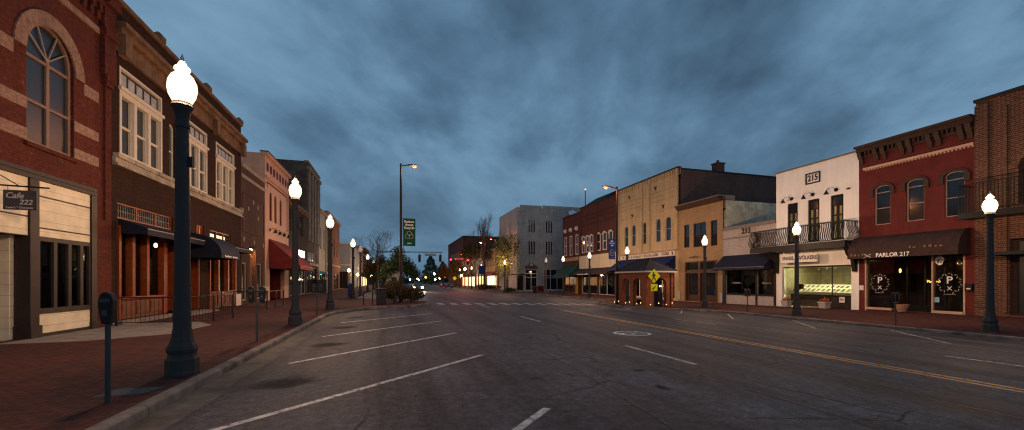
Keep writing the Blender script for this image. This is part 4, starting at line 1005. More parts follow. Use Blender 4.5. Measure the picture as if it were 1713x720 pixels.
# --- 213
B = thing('brick_building', 'single storey whitewashed brick shop with navy awning between white office and tan brick', 'building', (29, 27.5, 0))
hs = [(26.75, 29.92, .42, 2.6), (25.05, 26.6, .42, 2.6), (25.02, 29.95, 2.62, 3.7)]
facade(B, F, 24.88, 30.25, -1, 6.15, M['white213'], hs)
m = MB(F); m.box(24.9, 30.24, -.3, .12, 6.15, 6.42); m.box(24.9, 30.24, 0, .06, 5.34, 5.44); m.build('coping', M['mauve'], B)
text(B, F, 27.7, .05, 5.86, '213', .62, M['black'], bold=.02)
m = MB(F); m.box(29.93, 30.24, 0, .08, -.5, 3.6); m.box(24.9, 25.04, 0, .08, -.5, 3.6); m.box(26.6, 26.75, 0, .05, -.5, 2.6); m.box(25.04, 29.92, 0, .06, .36, .46); m.build('black_pilaster', M['blackpaint'], B)
for h in hs[:2]: f = win(B, F, h, M['blackpaint'], M['glass'], fw=.06); dashes(f, F, (h[0]+h[1])/2 + (.5 if h[0] > 26 else 0), -.12, 1.42, .95, .1, 13, M['letter'])
win(B, F, hs[2], M['blackpaint'], M['pane'])
awning(B, F, 24.95, 30.2, 3.85, 2.75, 1.15, M['navy'], val=.24, stripe=M['mauve'])
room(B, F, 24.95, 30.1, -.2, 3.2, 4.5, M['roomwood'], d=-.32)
for a, z in ((25.4, 3.0), (28.6, 3.05)): MB(F).lathe([(.12, 0), (.16, -.05), (.1, -.08)], (a, -2.2, z), 10).build('ceiling_lamp', emit('amber_lamp%d' % int(a), (1, .6, .2), 30), B)
m = MB(F); m.tube([(26.85, -.8, 1.95), (27.05, -.8, 1.98)], .04, 6); m.build('neon_light', M['redglow'], B)
m = MB(F); m.box(25.3, 26.3, -3, -2.5, -.2, 1.0); m.box(27.2, 29.6, -3.4, -2.9, -.2, .95); m.box(28.2, 28.9, -4.7, -4.6, 1.0, 1.9); m.build('counter', M['wooddark'], B)

# --- small tan
B = thing('brick_building', 'small tan brick building with three upper windows, dark hood cornice and brown panelled doors', 'building', (29, 33, 0))
ws = [(34.65, 35.45, 5.0, 7.36), (32.37, 34.07, 4.95, 7.32), (30.95, 31.77, 4.9, 7.3)]
dr = (30.92, 35.3, -.45, 3.55)
facade(B, F, 30.25, 36.3, -1, 9.0, M['tanbrick'], ws + [dr], sides=False)
m = MB(F); m.box(30.256, 30.5, -16, -.31, -1, 9.0); m.build('side_wall', M['sidecream'], B)
m = MB(F); m.prism([(0, 8.95), (.12, 8.95), (.5, 9.3), (.5, 9.38), (0, 9.38)], 30.4, 36.29); m.build('cornice', M['brownwood'], B)
m = MB(F); m.box(30.2, 36.3, -.3, .55, 9.38, 9.46); m.box(30.2, 30.62, -1.3, -.3, 9.05, 9.46); m.build('coping', M['mauve'], B)
for h, k in zip(ws, (0, 1, 0)): win(B, F, h, M['brownwood'], M['pane'], mull=k, rails=(.5,), fw=.06)
m = MB(F); m.box(30.92, 35.3, -.3, .04, 3.42, 3.55); m.box(30.92, 31.1, -.3, .04, -.45, 3.42); m.box(35.1, 35.3, -.3, .04, -.45, 3.42); m.box(33.1, 33.4, -.3, .03, -.45, 3.42); m.box(31.1, 35.1, -.28, .02, 2.35, 2.7); f = m.build('door_frame', M['wooddark'], B)
for a0, a1 in ((31.1, 33.1), (33.4, 35.1)):
    MB(F).box(a0, a1, -.2, -.19, 2.7, 3.42).build('transom', M['pane'], f)
    m = MB(F); m.box(a0+.01, a1-.01, -.22, -.16, -.42, .2); m.box(a0+.01, a0+.2, -.22, -.16, .2, 2.34); m.box(a1-.2, a1-.01, -.22, -.16, .2, 2.34); d = m.build('door', M['wooddark'], B); MB(F).box(a0+.2, a1-.2, -.2, -.19, .2, 2.34).build('pane', M['pane'], d)
m = MB(F); m.tube([(33.4, .02, 3.95), (33.4, .4, 4.05), (33.6, .5, 3.95)], .03, 5); m.box(33.5, 34.1, .4, .55, 3.88, 3.98); m.build('wall_lamp', M['black'], B)
m = MB(F); m.box(36.0, 36.28, .0, .06, -.4, .5); m.box(30.3, 30.6, 0, .06, -.4, .5); m.build('base_block', M['stonepot'], B)

# --- big buff
B = thing('brick_building', 'tall buff brick store with arched upper windows and a dark brick side wall with chimneys', 'building', (29, 42, 0))
ws = [(45.86, 46.73, 5.95, 8.62, .42), (44.22, 45.06, 5.95, 8.62, .42), (41.99, 42.71, 6.0, 8.62, .36), (39.3, 40.15, 6.0, 8.65, .42), (37.54, 38.43, 6.0, 8.65, .42)]
sh = (36.9, 47.9, -.4, 4.2)
facade(B, F, 36.3, 48.5, -1, 13.6, M['yellowbrick'], ws + [sh], sides=False)
MB(F).box(36.31, 36.6, -40, -.31, -1, 13.45).build('side_wall', M['sidebrick'], B)
m = MB(F); m.box(36.28, 48.52, -.4, .12, 13.6, 13.72); m.box(36.25, 36.65, -40, -.4, 13.45, 13.58); m.build('coping', M['roof'], B)
for d_ in (-5.2, -19.5): 
    m = MB(F); m.box(36.4, 37.3, d_-.9, d_, 13.4, 14.5); m.box(36.35, 37.35, d_-1.0, d_+.1, 14.5, 14.62); m.lathe([(.14, 0), (.14, .35)], (36.9, d_-.45, 14.62), 8); m.build('chimney', M['sidebrick'], B)
m = MB(F)
for a in (36.35, 41.2, 42.75, 48.05): m.box(a, a+.35, 0, .1, 5.1, 13.5)
a = 36.8
while a < 48: m.box(a, a+.16, 0, .09, 13.0, 13.45); a += .45
for z in (10.6, 11.1, 11.6):
    a = 37.1
    while a < 47.9:
        if not 41 < a < 43.2: m.box(a, a+.14, 0, .045, z, z+.14)
        a += .36
m.box(36.8, 41.1, 0, .05, 9.5, 9.62); m.box(43.2, 48, 0, .05, 9.5, 9.62)
m.build('brick_relief', M['yellowbrick'], B)
m = MB(F)
for a, z in ((38.8, 10.0), (44.9, 9.85), (40.2, 12.3), (45.6, 12.3)): m.lathe([(.02, -.02), (.22, -.02), (.22, .02)], (a, .02, z), 8); m.box(a-.12, a+.12, 0, .03, z-.3, z)
m.build('iron_anchor', M['brownwood'], B)
for h in ws: win(B, F, h, M['palegrey'], M['pane'], rails=(.5,), fw=.06)
m = MB(F); m.box(36.4, 48.4, 0, .22, 4.85, 5.0); m.build('belt_course', M['pale'], B)
o = MB(F).box(36.75, 48.0, .01, .14, 4.32, 4.8).build('sign_board', M['whitewin'], B); text(o, F, 38.3, .155, 4.56, 'STORE', .42, M['brownwood'], bold=.01); dashes(o, F, 43.3, .15, 4.56, 7.4, .3, 38, M['brownwood'])
for a in (37.0, 47.6): MB(F).box(a, a+.2, .14, .15, 4.4, 4.7).build('sign_mark', M['brownwood'], o)
awning(B, F, 36.75, 48.1, 4.28, 3.2, 1.5, M['bluetile'], val=.26)
f = win(B, F, sh, M['whitewin'], M['glass'], mull=4, fw=.12)
room(B, F, 36.8, 48.0, -.45, 4.2, 4, M['roomlit'], d=-.32)
for a in (38.5, 42.2, 45.8): MB(F).box(a-.6, a+.6, -2.2, -1.9, 4.0, 4.1).build('ceiling_lamp', emit('store_lamp%d' % int(a), (1, .66, .22), 80), B)
m = MB(F)
for i, a in enumerate((37.5, 39, 40.2, 41.6, 43, 44.6, 46, 47.2)): m.box(a-.4, a+.4, -3.2, -2.4, -.45, .3+.25*(i % 3))
m.build('shop_stock', M['yellowbrick'], B)

# --- far red brick
B = thing('brick_building', 'long dark red brick block with white arched window heads and board panelled shopfront', 'building', (29, 54, 0))
ws = [(a-.55, a+.55, 6.0, 8.6, .4) for a in (50.2, 51.9, 53.6, 55.9, 57.2, 58.6)]
sh = [(49.2, 53.6, -.4, 2.9), (54.2, 59.2, -.4, 2.9)]
facade(B, F, 48.5, 59.8, -1, 13.2, M['farred'], ws + sh)
m = MB(F)
for a in (48.52, 53.9, 59.3): m.box(a, a+.4, 0, .1, 5.6, 13)
a = 49
while a < 59.2: m.box(a, a+.2, 0, .06, 10.2, 10.34); m.box(a, a+.2, 0, .06, 11, 11.14); m.box(a, a+.2, 0, .06, 11.7, 11.84); a += .45
m.build('brick_relief', M['farred'], B); MB(F).box(48.5, 59.8, -.4, .1, 13.2, 13.34).build('coping', M['roof'], B)
for h in ws:
    f = win(B, F, h, M['whitewin'], M['pane'], rails=(.5,), fw=.13, dep=-.05); m = MB(F); o = arcpts(h[0]-.1, h[1]+.1, 8.2, .5, 8); i_ = arcpts(h[0], h[1], 8.2, .4, 8)
    for k in range(8): m.plate([o[k], o[k+1], i_[k+1], i_[k]], .0, .1)
    m.build('window_hood', M['whitewin'], f)
m = MB(F); a = 48.7
while a < 59.6: m.box(a, a+1.08, .01, .12, 3.5, 5.5); m.box(a+.2, a+.88, .12, .15, 3.8, 5.2); a += 1.12
m.build('board_panel', M['woodpanel'], B)
for h in sh: win(B, F, h, M['whitewin'], M['glass'], mull=1)
room(B, F, 48.8, 59.5, -.45, 3, 3, M['room'], d=-.32)
o = MB(F).lathe([(.05, .1), (.2, 0), (.05, -.08)], (56.2, .4, 2.75), 10).build('wall_lamp', emit('amber_dish', (1, .45, .15), 12), B)
o = awning(B, F, 48.8, 59.6, 3.5, 2.75, 1.4, M['brownawn'], val=.25); dashes(o, F, 56.2, 1.44, 2.6, 3.6, .2, 14, M['letterwhite'])
m = MB(F); m.box(49.5, 51.3, -1.4, -1.2, .2, 1.6); m.build('display_board', M['palegrey'], B)
B = thing('brick_building', 'dark red brick corner with stone medallions and green shed awning at the junction', 'building', (29, 63, 0))
ws = [(60.5, 61.5, 5.9, 9.2), (62.8, 63.8, 5.9, 9.2), (65.0, 66, 5.9, 9.2)]; sh = (60.6, 66.2, -.4, 3)
facade(B, F, 59.8, 66.8, -1, 12.6, M['farred'], ws + [sh], D=30)
for h in ws:
    win(B, F, h, M['whitewin'], M['pane'], rails=(.5,), fw=.14, dep=-.05)
    MB(F).lathe([(.05, -.4), (.35, -.25), (.42, 0), (.35, .25), (.05, .4)], ((h[0]+h[1])/2, .02, 10.2), 8).build('medallion', M['whitewin'], B)
win(B, F, sh, M['wood'], M['pane'], mull=2); awning(B, F, 60.0, 66.5, 4.3, 2.4, 2.0, M['greenawn'], val=.2)
MB(F).box(59.85, 66.75, 0, .3, 4.9, 5.5).build('cornice', M['tanbrick'], B); MB(F).box(59.8, 66.8, -.3, .12, 12.6, 12.75).build('coping', M['roof'], B)
MB(F).box(60.1, 60.5, .2, .5, -.5, 3.2).build('post', plain('ochre_post', (.4,.25,.04), .6), B)
# tarpaulin, rooftop hut and mast on the roof
m = MB(); rg = random.Random(4)
P = [(29.2 + .55*i, [-.35, .5, -.1, .3, -.5, .25, -.2][i] ) for i in range(7)]
gr = [[(29.5 + i*.62, 66.2 - j*.5 + rg.uniform(-.15, .15), 13.0 + 1.35*(1-abs(i-1.6)/3.4)*(1 - j/3.2) + rg.uniform(-.18, .18)) for i in range(7)] for j in range(4)]
for j in range(3):
    for i in range(6): m.quad(gr[j][i], gr[j][i+1], gr[j+1][i+1], gr[j+1][i])
for i in range(6):
    a, b = gr[0][i], gr[0][i+1]; m.quad(a, b, (b[0], b[1]+.3, 12.4), (a[0], a[1]+.3, 12.4))
    a, b = gr[3][i], gr[3][i+1]; m.quad(a, b, (b[0], b[1]-.3, 12.4), (a[0], a[1]-.3, 12.4))
tag(m.build('tarpaulin', plain('pale_tarp', (.6,.62,.64), .5), recalc=True), 'crumpled white tarpaulin draped on the red brick roof edge beside the stone block', 'tarpaulin')
B = thing('rooftop_hut', 'dark pitched roof hut on top of the far red brick block', 'hut', (36, 62, 12)); m = MB(); m.box(32.5, 41, 58, 64, 11, 14.6); m.build('wall', M['grime'], B)
MB(Face('F', 61)).plate([(32, 14.6), (34.2, 16.0), (37, 15.7), (41.5, 15.6), (41.5, 14.6)], 3.2, -3.2).build('roof', M['roof'], B)
B = thing('radio_mast', 'thin antenna mast with a red beacon rising behind the red brick roof', 'mast', (37.5, 75, 0)); MB().tube([(37.5, 75, 0), (37.5, 75, 20.0)], .09, 6).build('mast_tube', M['pole'], B); MB().lathe([(.05, 0), (.16, .12), (.05, .26)], (37.5, 75, 20.0), 8).build('beacon', emit('beacon_red', (1, .12, .15), 6), B)

# --- stone corner block
FS = Face('F', 78.0); XF = Face('L', 0); FW = Face('R', 23.9)
B = thing('stone_building', 'grey cut stone corner block with grouped slit windows and an ornate pedimented doorway', 'building', (30, 78, 0))
ws = []
for a in (26.35, 30.1):
    for z0, z1 in ((11.4, 13.95), (6.9, 9.65)): ws += [(a+.02, a+.4, z0, z1), (a+.55, a+.93, z0, z1), (a+1.08, a+1.46, z0, z1)]
dd = (25.65, 28.25, -.4, 3.92); shp = (29.7, 34.1, -.3, 4.0)
facade(B, FS, 23.9, 40, -1.1, 16.4, M['grey_stone'], ws + [dd, shp, (24.0, 25.2, -.3, 2.6)], D=14)
m = MB(FS)
for a0, a1, z in ((29.5, 40, 17.0), (24.6, 29.2, 16.9)): m.box(a0, a1, -.3, .06, 16.41, z)
for a in (25.4, 29.0, 32.6): m.box(a, a+.5, 0, .14, 4.6, 16.2)
m.build('parapet', M['grey_stone'], B)
m = MB(FS); m.box(28.3, 29.65, 0, .06, -.6, .55); m.box(34.15, 36, 0, .06, -.6, .55); m.build('base_tile', M['darkred'], B)
for h in ws: win(B, FS, h, M['whitewin'], M['pane'], fw=.04, rails=(.3,))
f = win(B, FS, dd, M['whitewin'], M['pane'], mull=1, rails=(.62, .8), fw=.14)
m = MB(FS); m.plate([(25.6, 4.02), (28.3, 4.02), (28.2, 4.6), (27.6, 4.75), (27.3, 5.2), (26.6, 5.2), (26.3, 4.75), (25.7, 4.6)], .0, .16); p = m.build('pediment', plain('brown_relief', (.16,.09,.07), .8), B); MB(FS).lathe([(.05, -.28), (.24, -.18), (.28, 0), (.24, .18), (.05, .28)], (26.95, .2, 4.85), 10).build('medallion', M['whitewin'], p)
win(B, FS, shp, M['whitewin'], M['pane'], mull=2, rails=(.58, .68), fw=.12)
MB(FS).box(22.0, 25.2, .05, 1.6, 2.75, 2.95).build('canopy', M['brownwood'], B)
win(B, FS, (24.0, 25.2, -.3, 2.6), M['brownwood'], M['pane'], mull=2)
for a in (82, 86, 90):
    for z in (6.9, 11.4): win(B, FW, (a, a+1.2, z, z+2.6), M['whitewin'], M['pane'], dep=.06, mull=1)
o = MB(FS).box(26.5, 26.9, .2, .45, 3.4, 3.6).build('wall_lamp', M['brownwood'], B); MB(FS).box(26.55, 26.85, .22, .42, 3.37, 3.399).build('bulb', emit('door_bulb', (1, .85, .6), 14), o)

RF2 = Face('R', 23.5)
row(RF2, [(92.2, 104, 9.5, M['tanbrick'], 'tan fronted shop lit from within beyond the stone corner block', 4, M['redawn'], 1),
          (104, 118, 8.2, M['palegrey'], 'pale two storey shop behind the mast arm signal pole', 4, None, 2),
          (118, 130, 10.5, M['redbrick3'], 'red brick shop far along the right pavement', 4, M['brownawn'], 1),
          (130, 143, 8.5, M['pale'], 'pale plastered shop next to the dark red office block', 4, None, 2)])
FB = Face('F', 143.2)
B = thing('office_block', 'dark red brick office block standing tallest at the far right end of the street', 'building', (30, 160, 0))
ws = [(26+3.2*i, 27.6+3.2*i, 10.5, 12.2) for i in range(5)]
facade(B, FB, 23.9, 46, -1, 17.2, M['farred'], ws, D=40)
for i, h in enumerate(ws): win(B, FB, h, M['pale'], M['litwhite'] if i in (0, 1, 2) else M['pane'], fw=.1)
MB(FB).box(23.85, 46.1, -40, .15, 17.2, 17.6).build('coping', M['roof'], B)
FW2 = Face('R', 23.9)
for i in range(6): win(B, FW2, (148+5*i, 150+5*i, 10.5, 12.3), M['pale'], M['pane'], dep=.06)

# ------------------------------------------------------------------ street lamps
LAMP_W, LAMP_C = 1500, (1.0, .6, .35)
def lamp(loc, label, globe, group='acorn street lamps along the kerbs'):
    t = thing('street_lamp', label, 'street lamp', loc, group); c = loc
    MB().lathe([(.242, 0), (.242, .06), (.235, .07), (.235, .27), (.222, .29), (.2, .31), (.196, .36), (.215, .40), (.222, .44), (.204, .49), (.172, .55), (.148, .64), (.134, .78)], c, 8, R(22.5)).build('base', M['lamp'], t, bevel=.006)
    MB().lathe([(.128, .72), (.118, 1.4), (.102, 3.2), (.09, 4.2), (.106, 4.21), (.11, 4.25), (.094, 4.28), (.096, 4.36), (.12, 4.48), (.158, 4.54), (.162, 4.58), (.14, 4.61), (.135, 4.635)], c, 16).build('pole', M['lamp'], t, smooth=True)
    g = MB().lathe([(.115, 4.62), (.14, 4.655), (.19, 4.76), (.212, 4.88), (.2, 4.99), (.155, 5.09), (.105, 5.14), (.09, 5.165), (.118, 5.2), (.112, 5.235), (.07, 5.275), (.055, 5.315), (.03, 5.345), (.02, 5.35)], c, 20).build('globe', globe, t, smooth=True)
    if globe is M['globe']:
        l = bpy.data.lights.new('bulb', 'POINT'); l.energy = LAMP_W; l.color = LAMP_C; l.shadow_soft_size = .11
        lo = bpy.data.objects.new('bulb', l); COL.objects.link(lo); lo.parent = g; lo.location = (0, 0, 4.88); ORG[lo.name] = tuple(c)
    MB().lathe([(.035, 5.345), (.022, 5.37), (.03, 5.40), (.012, 5.44), (.004, 5.48)], c, 8).build('finial', M['steel'], t, smooth=True)
    MB().box(c[0]+.10, c[0]+.16, c[1]-.04, c[1]+.04, c[2]+3.55, c[2]+3.72).build('outlet_box', M['black'], t)
    return t
LL = [(-3.45, 8.25, 0, 'tallest looking acorn lamp, on the left pavement before the cream triple windows', 1),
      (-3.42, 16.5, 0, 'lit acorn lamp in front of the deep red awning on the left pavement', 1),
      (-3.42, 25.1, 0, 'lit acorn lamp before the kerb bends out towards the russet shrubs', 1),
      (-3.4, 38.8, 0, 'lit acorn lamp between the orange brick corner block and the unlit lamp', 1),
      (-3.3, 46.0, 0, 'dark unlit acorn lamp on the left pavement behind the bicycle hoop', 0),
      (-3.4, 60.9, 0, 'lit acorn lamp just past the unlit one on the left pavement', 1),
      (-3.4, 79, 0, 'second lit acorn lamp past the unlit one on the left', 1),
      (-3.4, 92, 0, 'third lit acorn lamp past the unlit one on the left', 1),
      (-3.4, 108, 0, 'fourth lit acorn lamp past the unlit one on the left', 1),
      (-3.4, 128, 0, 'fifth lit acorn lamp past the unlit one on the left', 1),
      (-3.4, 155, 0, 'farthest lit acorn lamp of the left row', 1),
      (22.2, 9.9, -.385, 'lit acorn lamp in front of the orange red brick building at the right edge', 1),
      (22.2, 17.75, -.385, 'lit acorn lamp in front of the white balcony building', 1),
      (22.2, 24.9, -.385, 'lit acorn lamp in front of the small tan building and its brown doors', 1),
      (22.2, 35.3, -.385, 'lit acorn lamp rising behind the brick shelter roof', 1),
      (22.2, 43.3, -.385, 'lit acorn lamp in front of the board panelled shopfront', 1),
      (22.3, 51.2, -.385, 'lit acorn lamp in front of the green shed awning', 1),
      (21.4, 55.4, -.385, 'dark unlit acorn lamp in front of the grey stone block', 0),
      (17.75, 64.7, -.33, 'lit acorn lamp beside the weeping yellow green tree at the junction', 1),
      (17.6, 82.5, -.33, 'lit acorn lamp left of the mast arm pole across the junction', 1),
      (18.0, 95.5, -.33, 'lit acorn lamp beyond the clipped hedge on the right', 1),
      (17.8, 112, -.33, 'small lit acorn lamp before the pale shop on the far right row', 1),
      (17.8, 128, -.33, 'second to last lit acorn lamp of the far right row', 1),
      (17.8, 150, -.33, 'farthest lit acorn lamp of the right row', 1)]
proto = lamp(LL[0][:3], LL[0][3], M['globe']); off = None
for x, y, z, lab, on in LL[1:]:
    if on: dup(proto, (x, y, z), lab)
    elif off is None: off = lamp((x, y, z), lab, M['globeoff'])
    else: dup(off, (x, y, z), lab)

# ------------------------------------------------------------------ cobra head poles, banners, mast arms
def cobra(loc, H, dx, label, base=True):
    t = thing('cobra_lamp', label, 'street light', loc, 'tall cobra head street lights'); x, y, z = loc
    MB().lathe([(.14, 0), (.14, .3), (.105, .32), (.095, H*.5), (.08, H)], loc, 10).build('pole', M['pole'], t, smooth=True)
    MB().tube([(x, y, z+H-.18), (x+dx*.35, y, z+H-.1), (x+dx*.62, y, z+H-.08)], .05, 8).build('arm', M['pole'], t)
    m = MB(); 
    secs = [(.45, .06, .05), (.6, .10, .09), (.9, .19, .11), (1.2, .17, .08), (1.34, .08, .03)]
    n0 = 0
    for o, wy, hz in secs:
        for k in range(10):
            a = 2*math.pi*k/10; m.v.append((x+dx*o, y+wy*math.cos(a), z+H-.08+(hz if math.sin(a) > 0 else hz*.55)*math.sin(a)))
    for i in range(4):
        for k in range(10): j = (k+1) % 10; m.f.append((i*10+k, i*10+j, (i+1)*10+j, (i+1)*10+k))
    m.f += [tuple(range(10)), tuple(range(40, 50))]
    h = m.build('lamp_head', M['pole'], t, smooth=True)
    MB().lathe([(.03, -.13), (.11, -.1), (.15, -.04), (.15, 0)], (x+dx*1.02, y, z+H-.1), 12).build('lens', M['sodium'], h, smooth=True)
    l = bpy.data.lights.new('bulb', 'POINT'); l.energy = 260; l.color = (1, .33, .09); l.shadow_soft_size = .1
    lo = bpy.data.objects.new('bulb', l); COL.objects.link(lo); lo.parent = h; lo.location = (dx*1.02, 0, H-.32)
    return t
cobra((.6, 32.2, 0), 10.55, 1, 'tall brown cobra head street light carrying a green banner above the russet shrubs')
cobra((17.9, 30.0, -.33), 9.75, -1, 'tall brown cobra head street light carrying a blue banner beside the brick shelter')
cobra((19.9, 73.8+5.5, -.33), 10.4, -1, 'cobra head street light in front of the stone block, glowing through branches')
cobra((21.8, 128, -.33), 10.4, -1, 'smallest cobra head street light, far along the right pavement')
def banner(x, y, z0, z1, wd, s, mat, name, label, lines):
    t = thing('street_banner', label, 'banner', (x, y, z0)); FFc = Face('F', y)
    x0, x1 = (x+.16, x+.16+wd) if s > 0 else (x-.16-wd, x-.16)
    m = MB(FFc); n = 8
    for i in range(n):
        a, b = x0+(x1-x0)*i/n, x0+(x1-x0)*(i+1)/n
        m.quad((a, .03*math.sin(i*.8), z0), (b, .03*math.sin((i+1)*.8), z0), (b, .03*math.sin((i+1)*.8), z1), (a, .03*math.sin(i*.8), z1))
    c = m.build('cloth', mat, t); mod = c.modifiers.new('Solid', 'SOLIDIFY'); mod.thickness = .008
    m = MB()
    for z in (z0-.02, z1+.02): m.tube([(x, y, z), (x1 if s > 0 else x0, y, z)], .018, 6)
    m.build('bracket', M['galv'], t)
    return t, FFc, (x0+x1)/2
t, FFc, xc = banner(.6, 32.2, 4.3, 6.35, .92, 1, M['green'], 'b', 'dark green cloth banner with white words on the left tall pole', 0)
for i, wd_ in enumerate(('Reduce', 'Reuse', 'Recycle')): text(t, FFc, xc, .05, 6.13 - i*.24, wd_, .25, M['letterwhite'], bold=.008, sx=.98)
m = MB(FFc)
for k in range(3):
    t0 = R(90 + 120*k); cx_, cz_ = xc + .14*math.cos(t0), 5.08 + .14*math.sin(t0)
    m.tube([(cx_ + .17*math.cos(t0+R(a)), .05, cz_ + .17*math.sin(t0+R(a))) for a in range(-120, 121, 20)], .02, 4)
m.tube([(xc-.09, .05, 5.08), (xc+.09, .05, 5.08)], .03, 4); m.tube([(xc, .05, 4.98), (xc, .05, 5.18)], .03, 4)
m.build('emblem', M['letter'], t); dashes(t, FFc, xc, .05, 4.47, .34, .09, 5, M['letterwhite'])
t, FFc, xc = banner(17.9, 30.0, 3.42, 5.05, .62, -1, M['blue'], 'b', 'bright blue cloth banner hanging from the tall pole by the brick shelter', 0)
for i, (w_, n_) in enumerate(((.34, 6), (.5, 9), (.24, 4))): dashes(t, FFc, xc, .05, 4.88 - i*.18, w_, .1, n_, M['letterwhite'])
m = MB(FFc); m.tube([(xc-.2, .05, 3.75), (xc-.2, .05, 4.05), (xc-.02, .05, 4.2), (xc+.16, .05, 4.05), (xc+.2, .05, 3.75), (xc, .05, 3.68), (xc-.2, .05, 3.75)], .025, 4); m.tube([(xc-.15, .05, 3.9), (xc+.15, .05, 3.9)], .025, 4)
m.build('emblem', M['letter'], t); dashes(t, FFc, xc, .05, 3.5, .5, .04, 10, M['letter'])

def signal(x, y, z, label, lens, face=-1):
    t = thing('traffic_signal', label, 'traffic light', (x, y, z), 'traffic signals at the junctions')
    MB().box(x-.2, x+.2, y-.14, y+.14, z-1.15, z).build('housing', M['bin'], t, bevel=.02)
    MB().tube([(x, y, z-.02), (x, y, z+.3)], .04, 6).build('hanger', M['pole'], t)
    for i in range(3):
        zz = z - .2 - .37*i; yy = y + face*.145
        on = (lens is M['redlight'] and i == 0) or (lens is M['greenlight'] and i == 2)
        v = MB(); n = 8
        for k in range(n):
            a, b = math.pi*k/n, math.pi*(k+1)/n
            v.quad((x+.15*math.cos(a), yy, zz+.15*math.sin(a)), (x+.15*math.cos(b), yy, zz+.15*math.sin(b)), (x+.15*math.cos(b), yy+face*.2, zz+.15*math.sin(b)), (x+.15*math.cos(a), yy+face*.2, zz+.15*math.sin(a)))
        v.build('visor', M['bin'], t)
        MB(Face('F', yy)).lathe([(.001, 0)], (x, 0, zz), 3) if False else None
        m = MB(); m.v = [(x+.125*math.cos(q*math.pi/6), yy+face*.01, zz+.125*math.sin(q*math.pi/6)) for q in range(12)]; m.f = [tuple(range(12))]
        ln = m.build('lens', lens if on else M['bin'], t)
        if on:
            l = bpy.data.lights.new('signal_glow', 'POINT'); l.energy = 260; l.color = (1, .03, .02) if lens is M['redlight'] else (.05, 1, .4); l.shadow_soft_size = .1
            lo = bpy.data.objects.new('signal_glow', l); COL.objects.link(lo); lo.parent = ln; lo.location = (0, face*.4, zz - z); ORG[lo.name] = (x, y, z)
    return t
def mast(x, y, z, H, x1, label, lum=False):
    t = thing('mast_arm_pole', label, 'signal pole', (x, y, z), 'mast arm signal poles')
    MB().lathe([(.2, 0), (.2, .15), (.15, .2), (.11, H+(3.2 if lum else .3))], (x, y, z), 10).build('pole', M['pole'], t, smooth=True)
    MB().tube([(x, y, z+H), (x1, y, z+H+.12)], .1, 8, .055).build('arm', M['pole'], t)
    if lum:
        MB().tube([(x, y, z+H+3.1), (x-.7, y, z+H+3.3)], .05, 6).build('lamp_arm', M['pole'], t)
        h = MB().lathe([(.05, .12), (.2, .04), (.2, 0), (.1, -.02)], (x-.85, y, z+H+3.28), 12).build('lamp_head', M['pole'], t); MB().lathe([(.16, -.03), (.12, -.1), (.03, -.13)], (x-.85, y, z+H+3.28), 12).build('lens', emit('amber_lens', (1, .5, .1), 110), h)
    return t
mast(-2.3, 66.5, 0, 6.1, 7.75, 'mast arm pole reaching right over the road behind the green banner')
signal(4.1, 66.5, 5.75, 'dark backed traffic signal hanging middle of the left mast arm', None, 1); signal(7.4, 66.5, 5.8, 'dark backed traffic signal hanging at the tip of the left mast arm', None, 1)
t = thing('street_name_sign', 'small pale street name sign hanging under the left mast arm', 'sign', (5.8, 66.5, 5.6)); MB().box(4.95, 6.75, 66.47, 66.5, 5.58, 5.98).build('plate', M['palegrey'], t); MB().tube([(5.2, 66.49, 5.97), (5.2, 66.49, 6.12)], .02, 4).build('hanger', M['pole'], t)
mast(17.8, 80, -.33, 6.35, 10.5, 'mast arm pole with amber lamp reaching left across the junction', True)
signal(10.9, 79.75, 5.95, 'traffic signal showing red at the tip of the right mast arm', M['redlight']); signal(14.25, 79.75, 5.9, 'traffic signal showing red nearer the pole of the right mast arm', M['redlight'])
t = thing('street_name_sign', 'pale street name sign between the two red signals', 'sign', (12.5, 79.8, 5.9)); MB().box(11.7, 13.4, 79.78, 79.81, 5.72, 6.1).build('plate', M['palegrey'], t); MB().tube([(12, 79.8, 6.08), (12, 79.8, 6.3)], .02, 4).build('hanger', M['pole'], t); dashes(t, Face('F', 79.77), 12.55, 0, 5.9, 1.2, .2, 9, M['navyletter'])
t = thing('street_banner', 'small blue banner on the mast arm pole across the junction', 'banner', (17.3, 79.7, 2.9)); MB().box(16.5, 17.6, 79.72, 79.74, 2.9, 4.6).build('cloth', M['blue'], t); MB().tube([(16.5, 79.73, 4.62), (17.8, 79.73, 4.62)], .02, 5).build('bracket', M['pole'], t)
mast(14.5, 240, -.3, 6.2, 23, 'distant mast arm pole with green signals at the street end')
signal(16.7, 239.7, 5.9, 'distant traffic signal showing green, left of two', M['greenlight']); signal(21.0, 239.7, 5.9, 'distant traffic signal showing green, right of two', M['greenlight'])

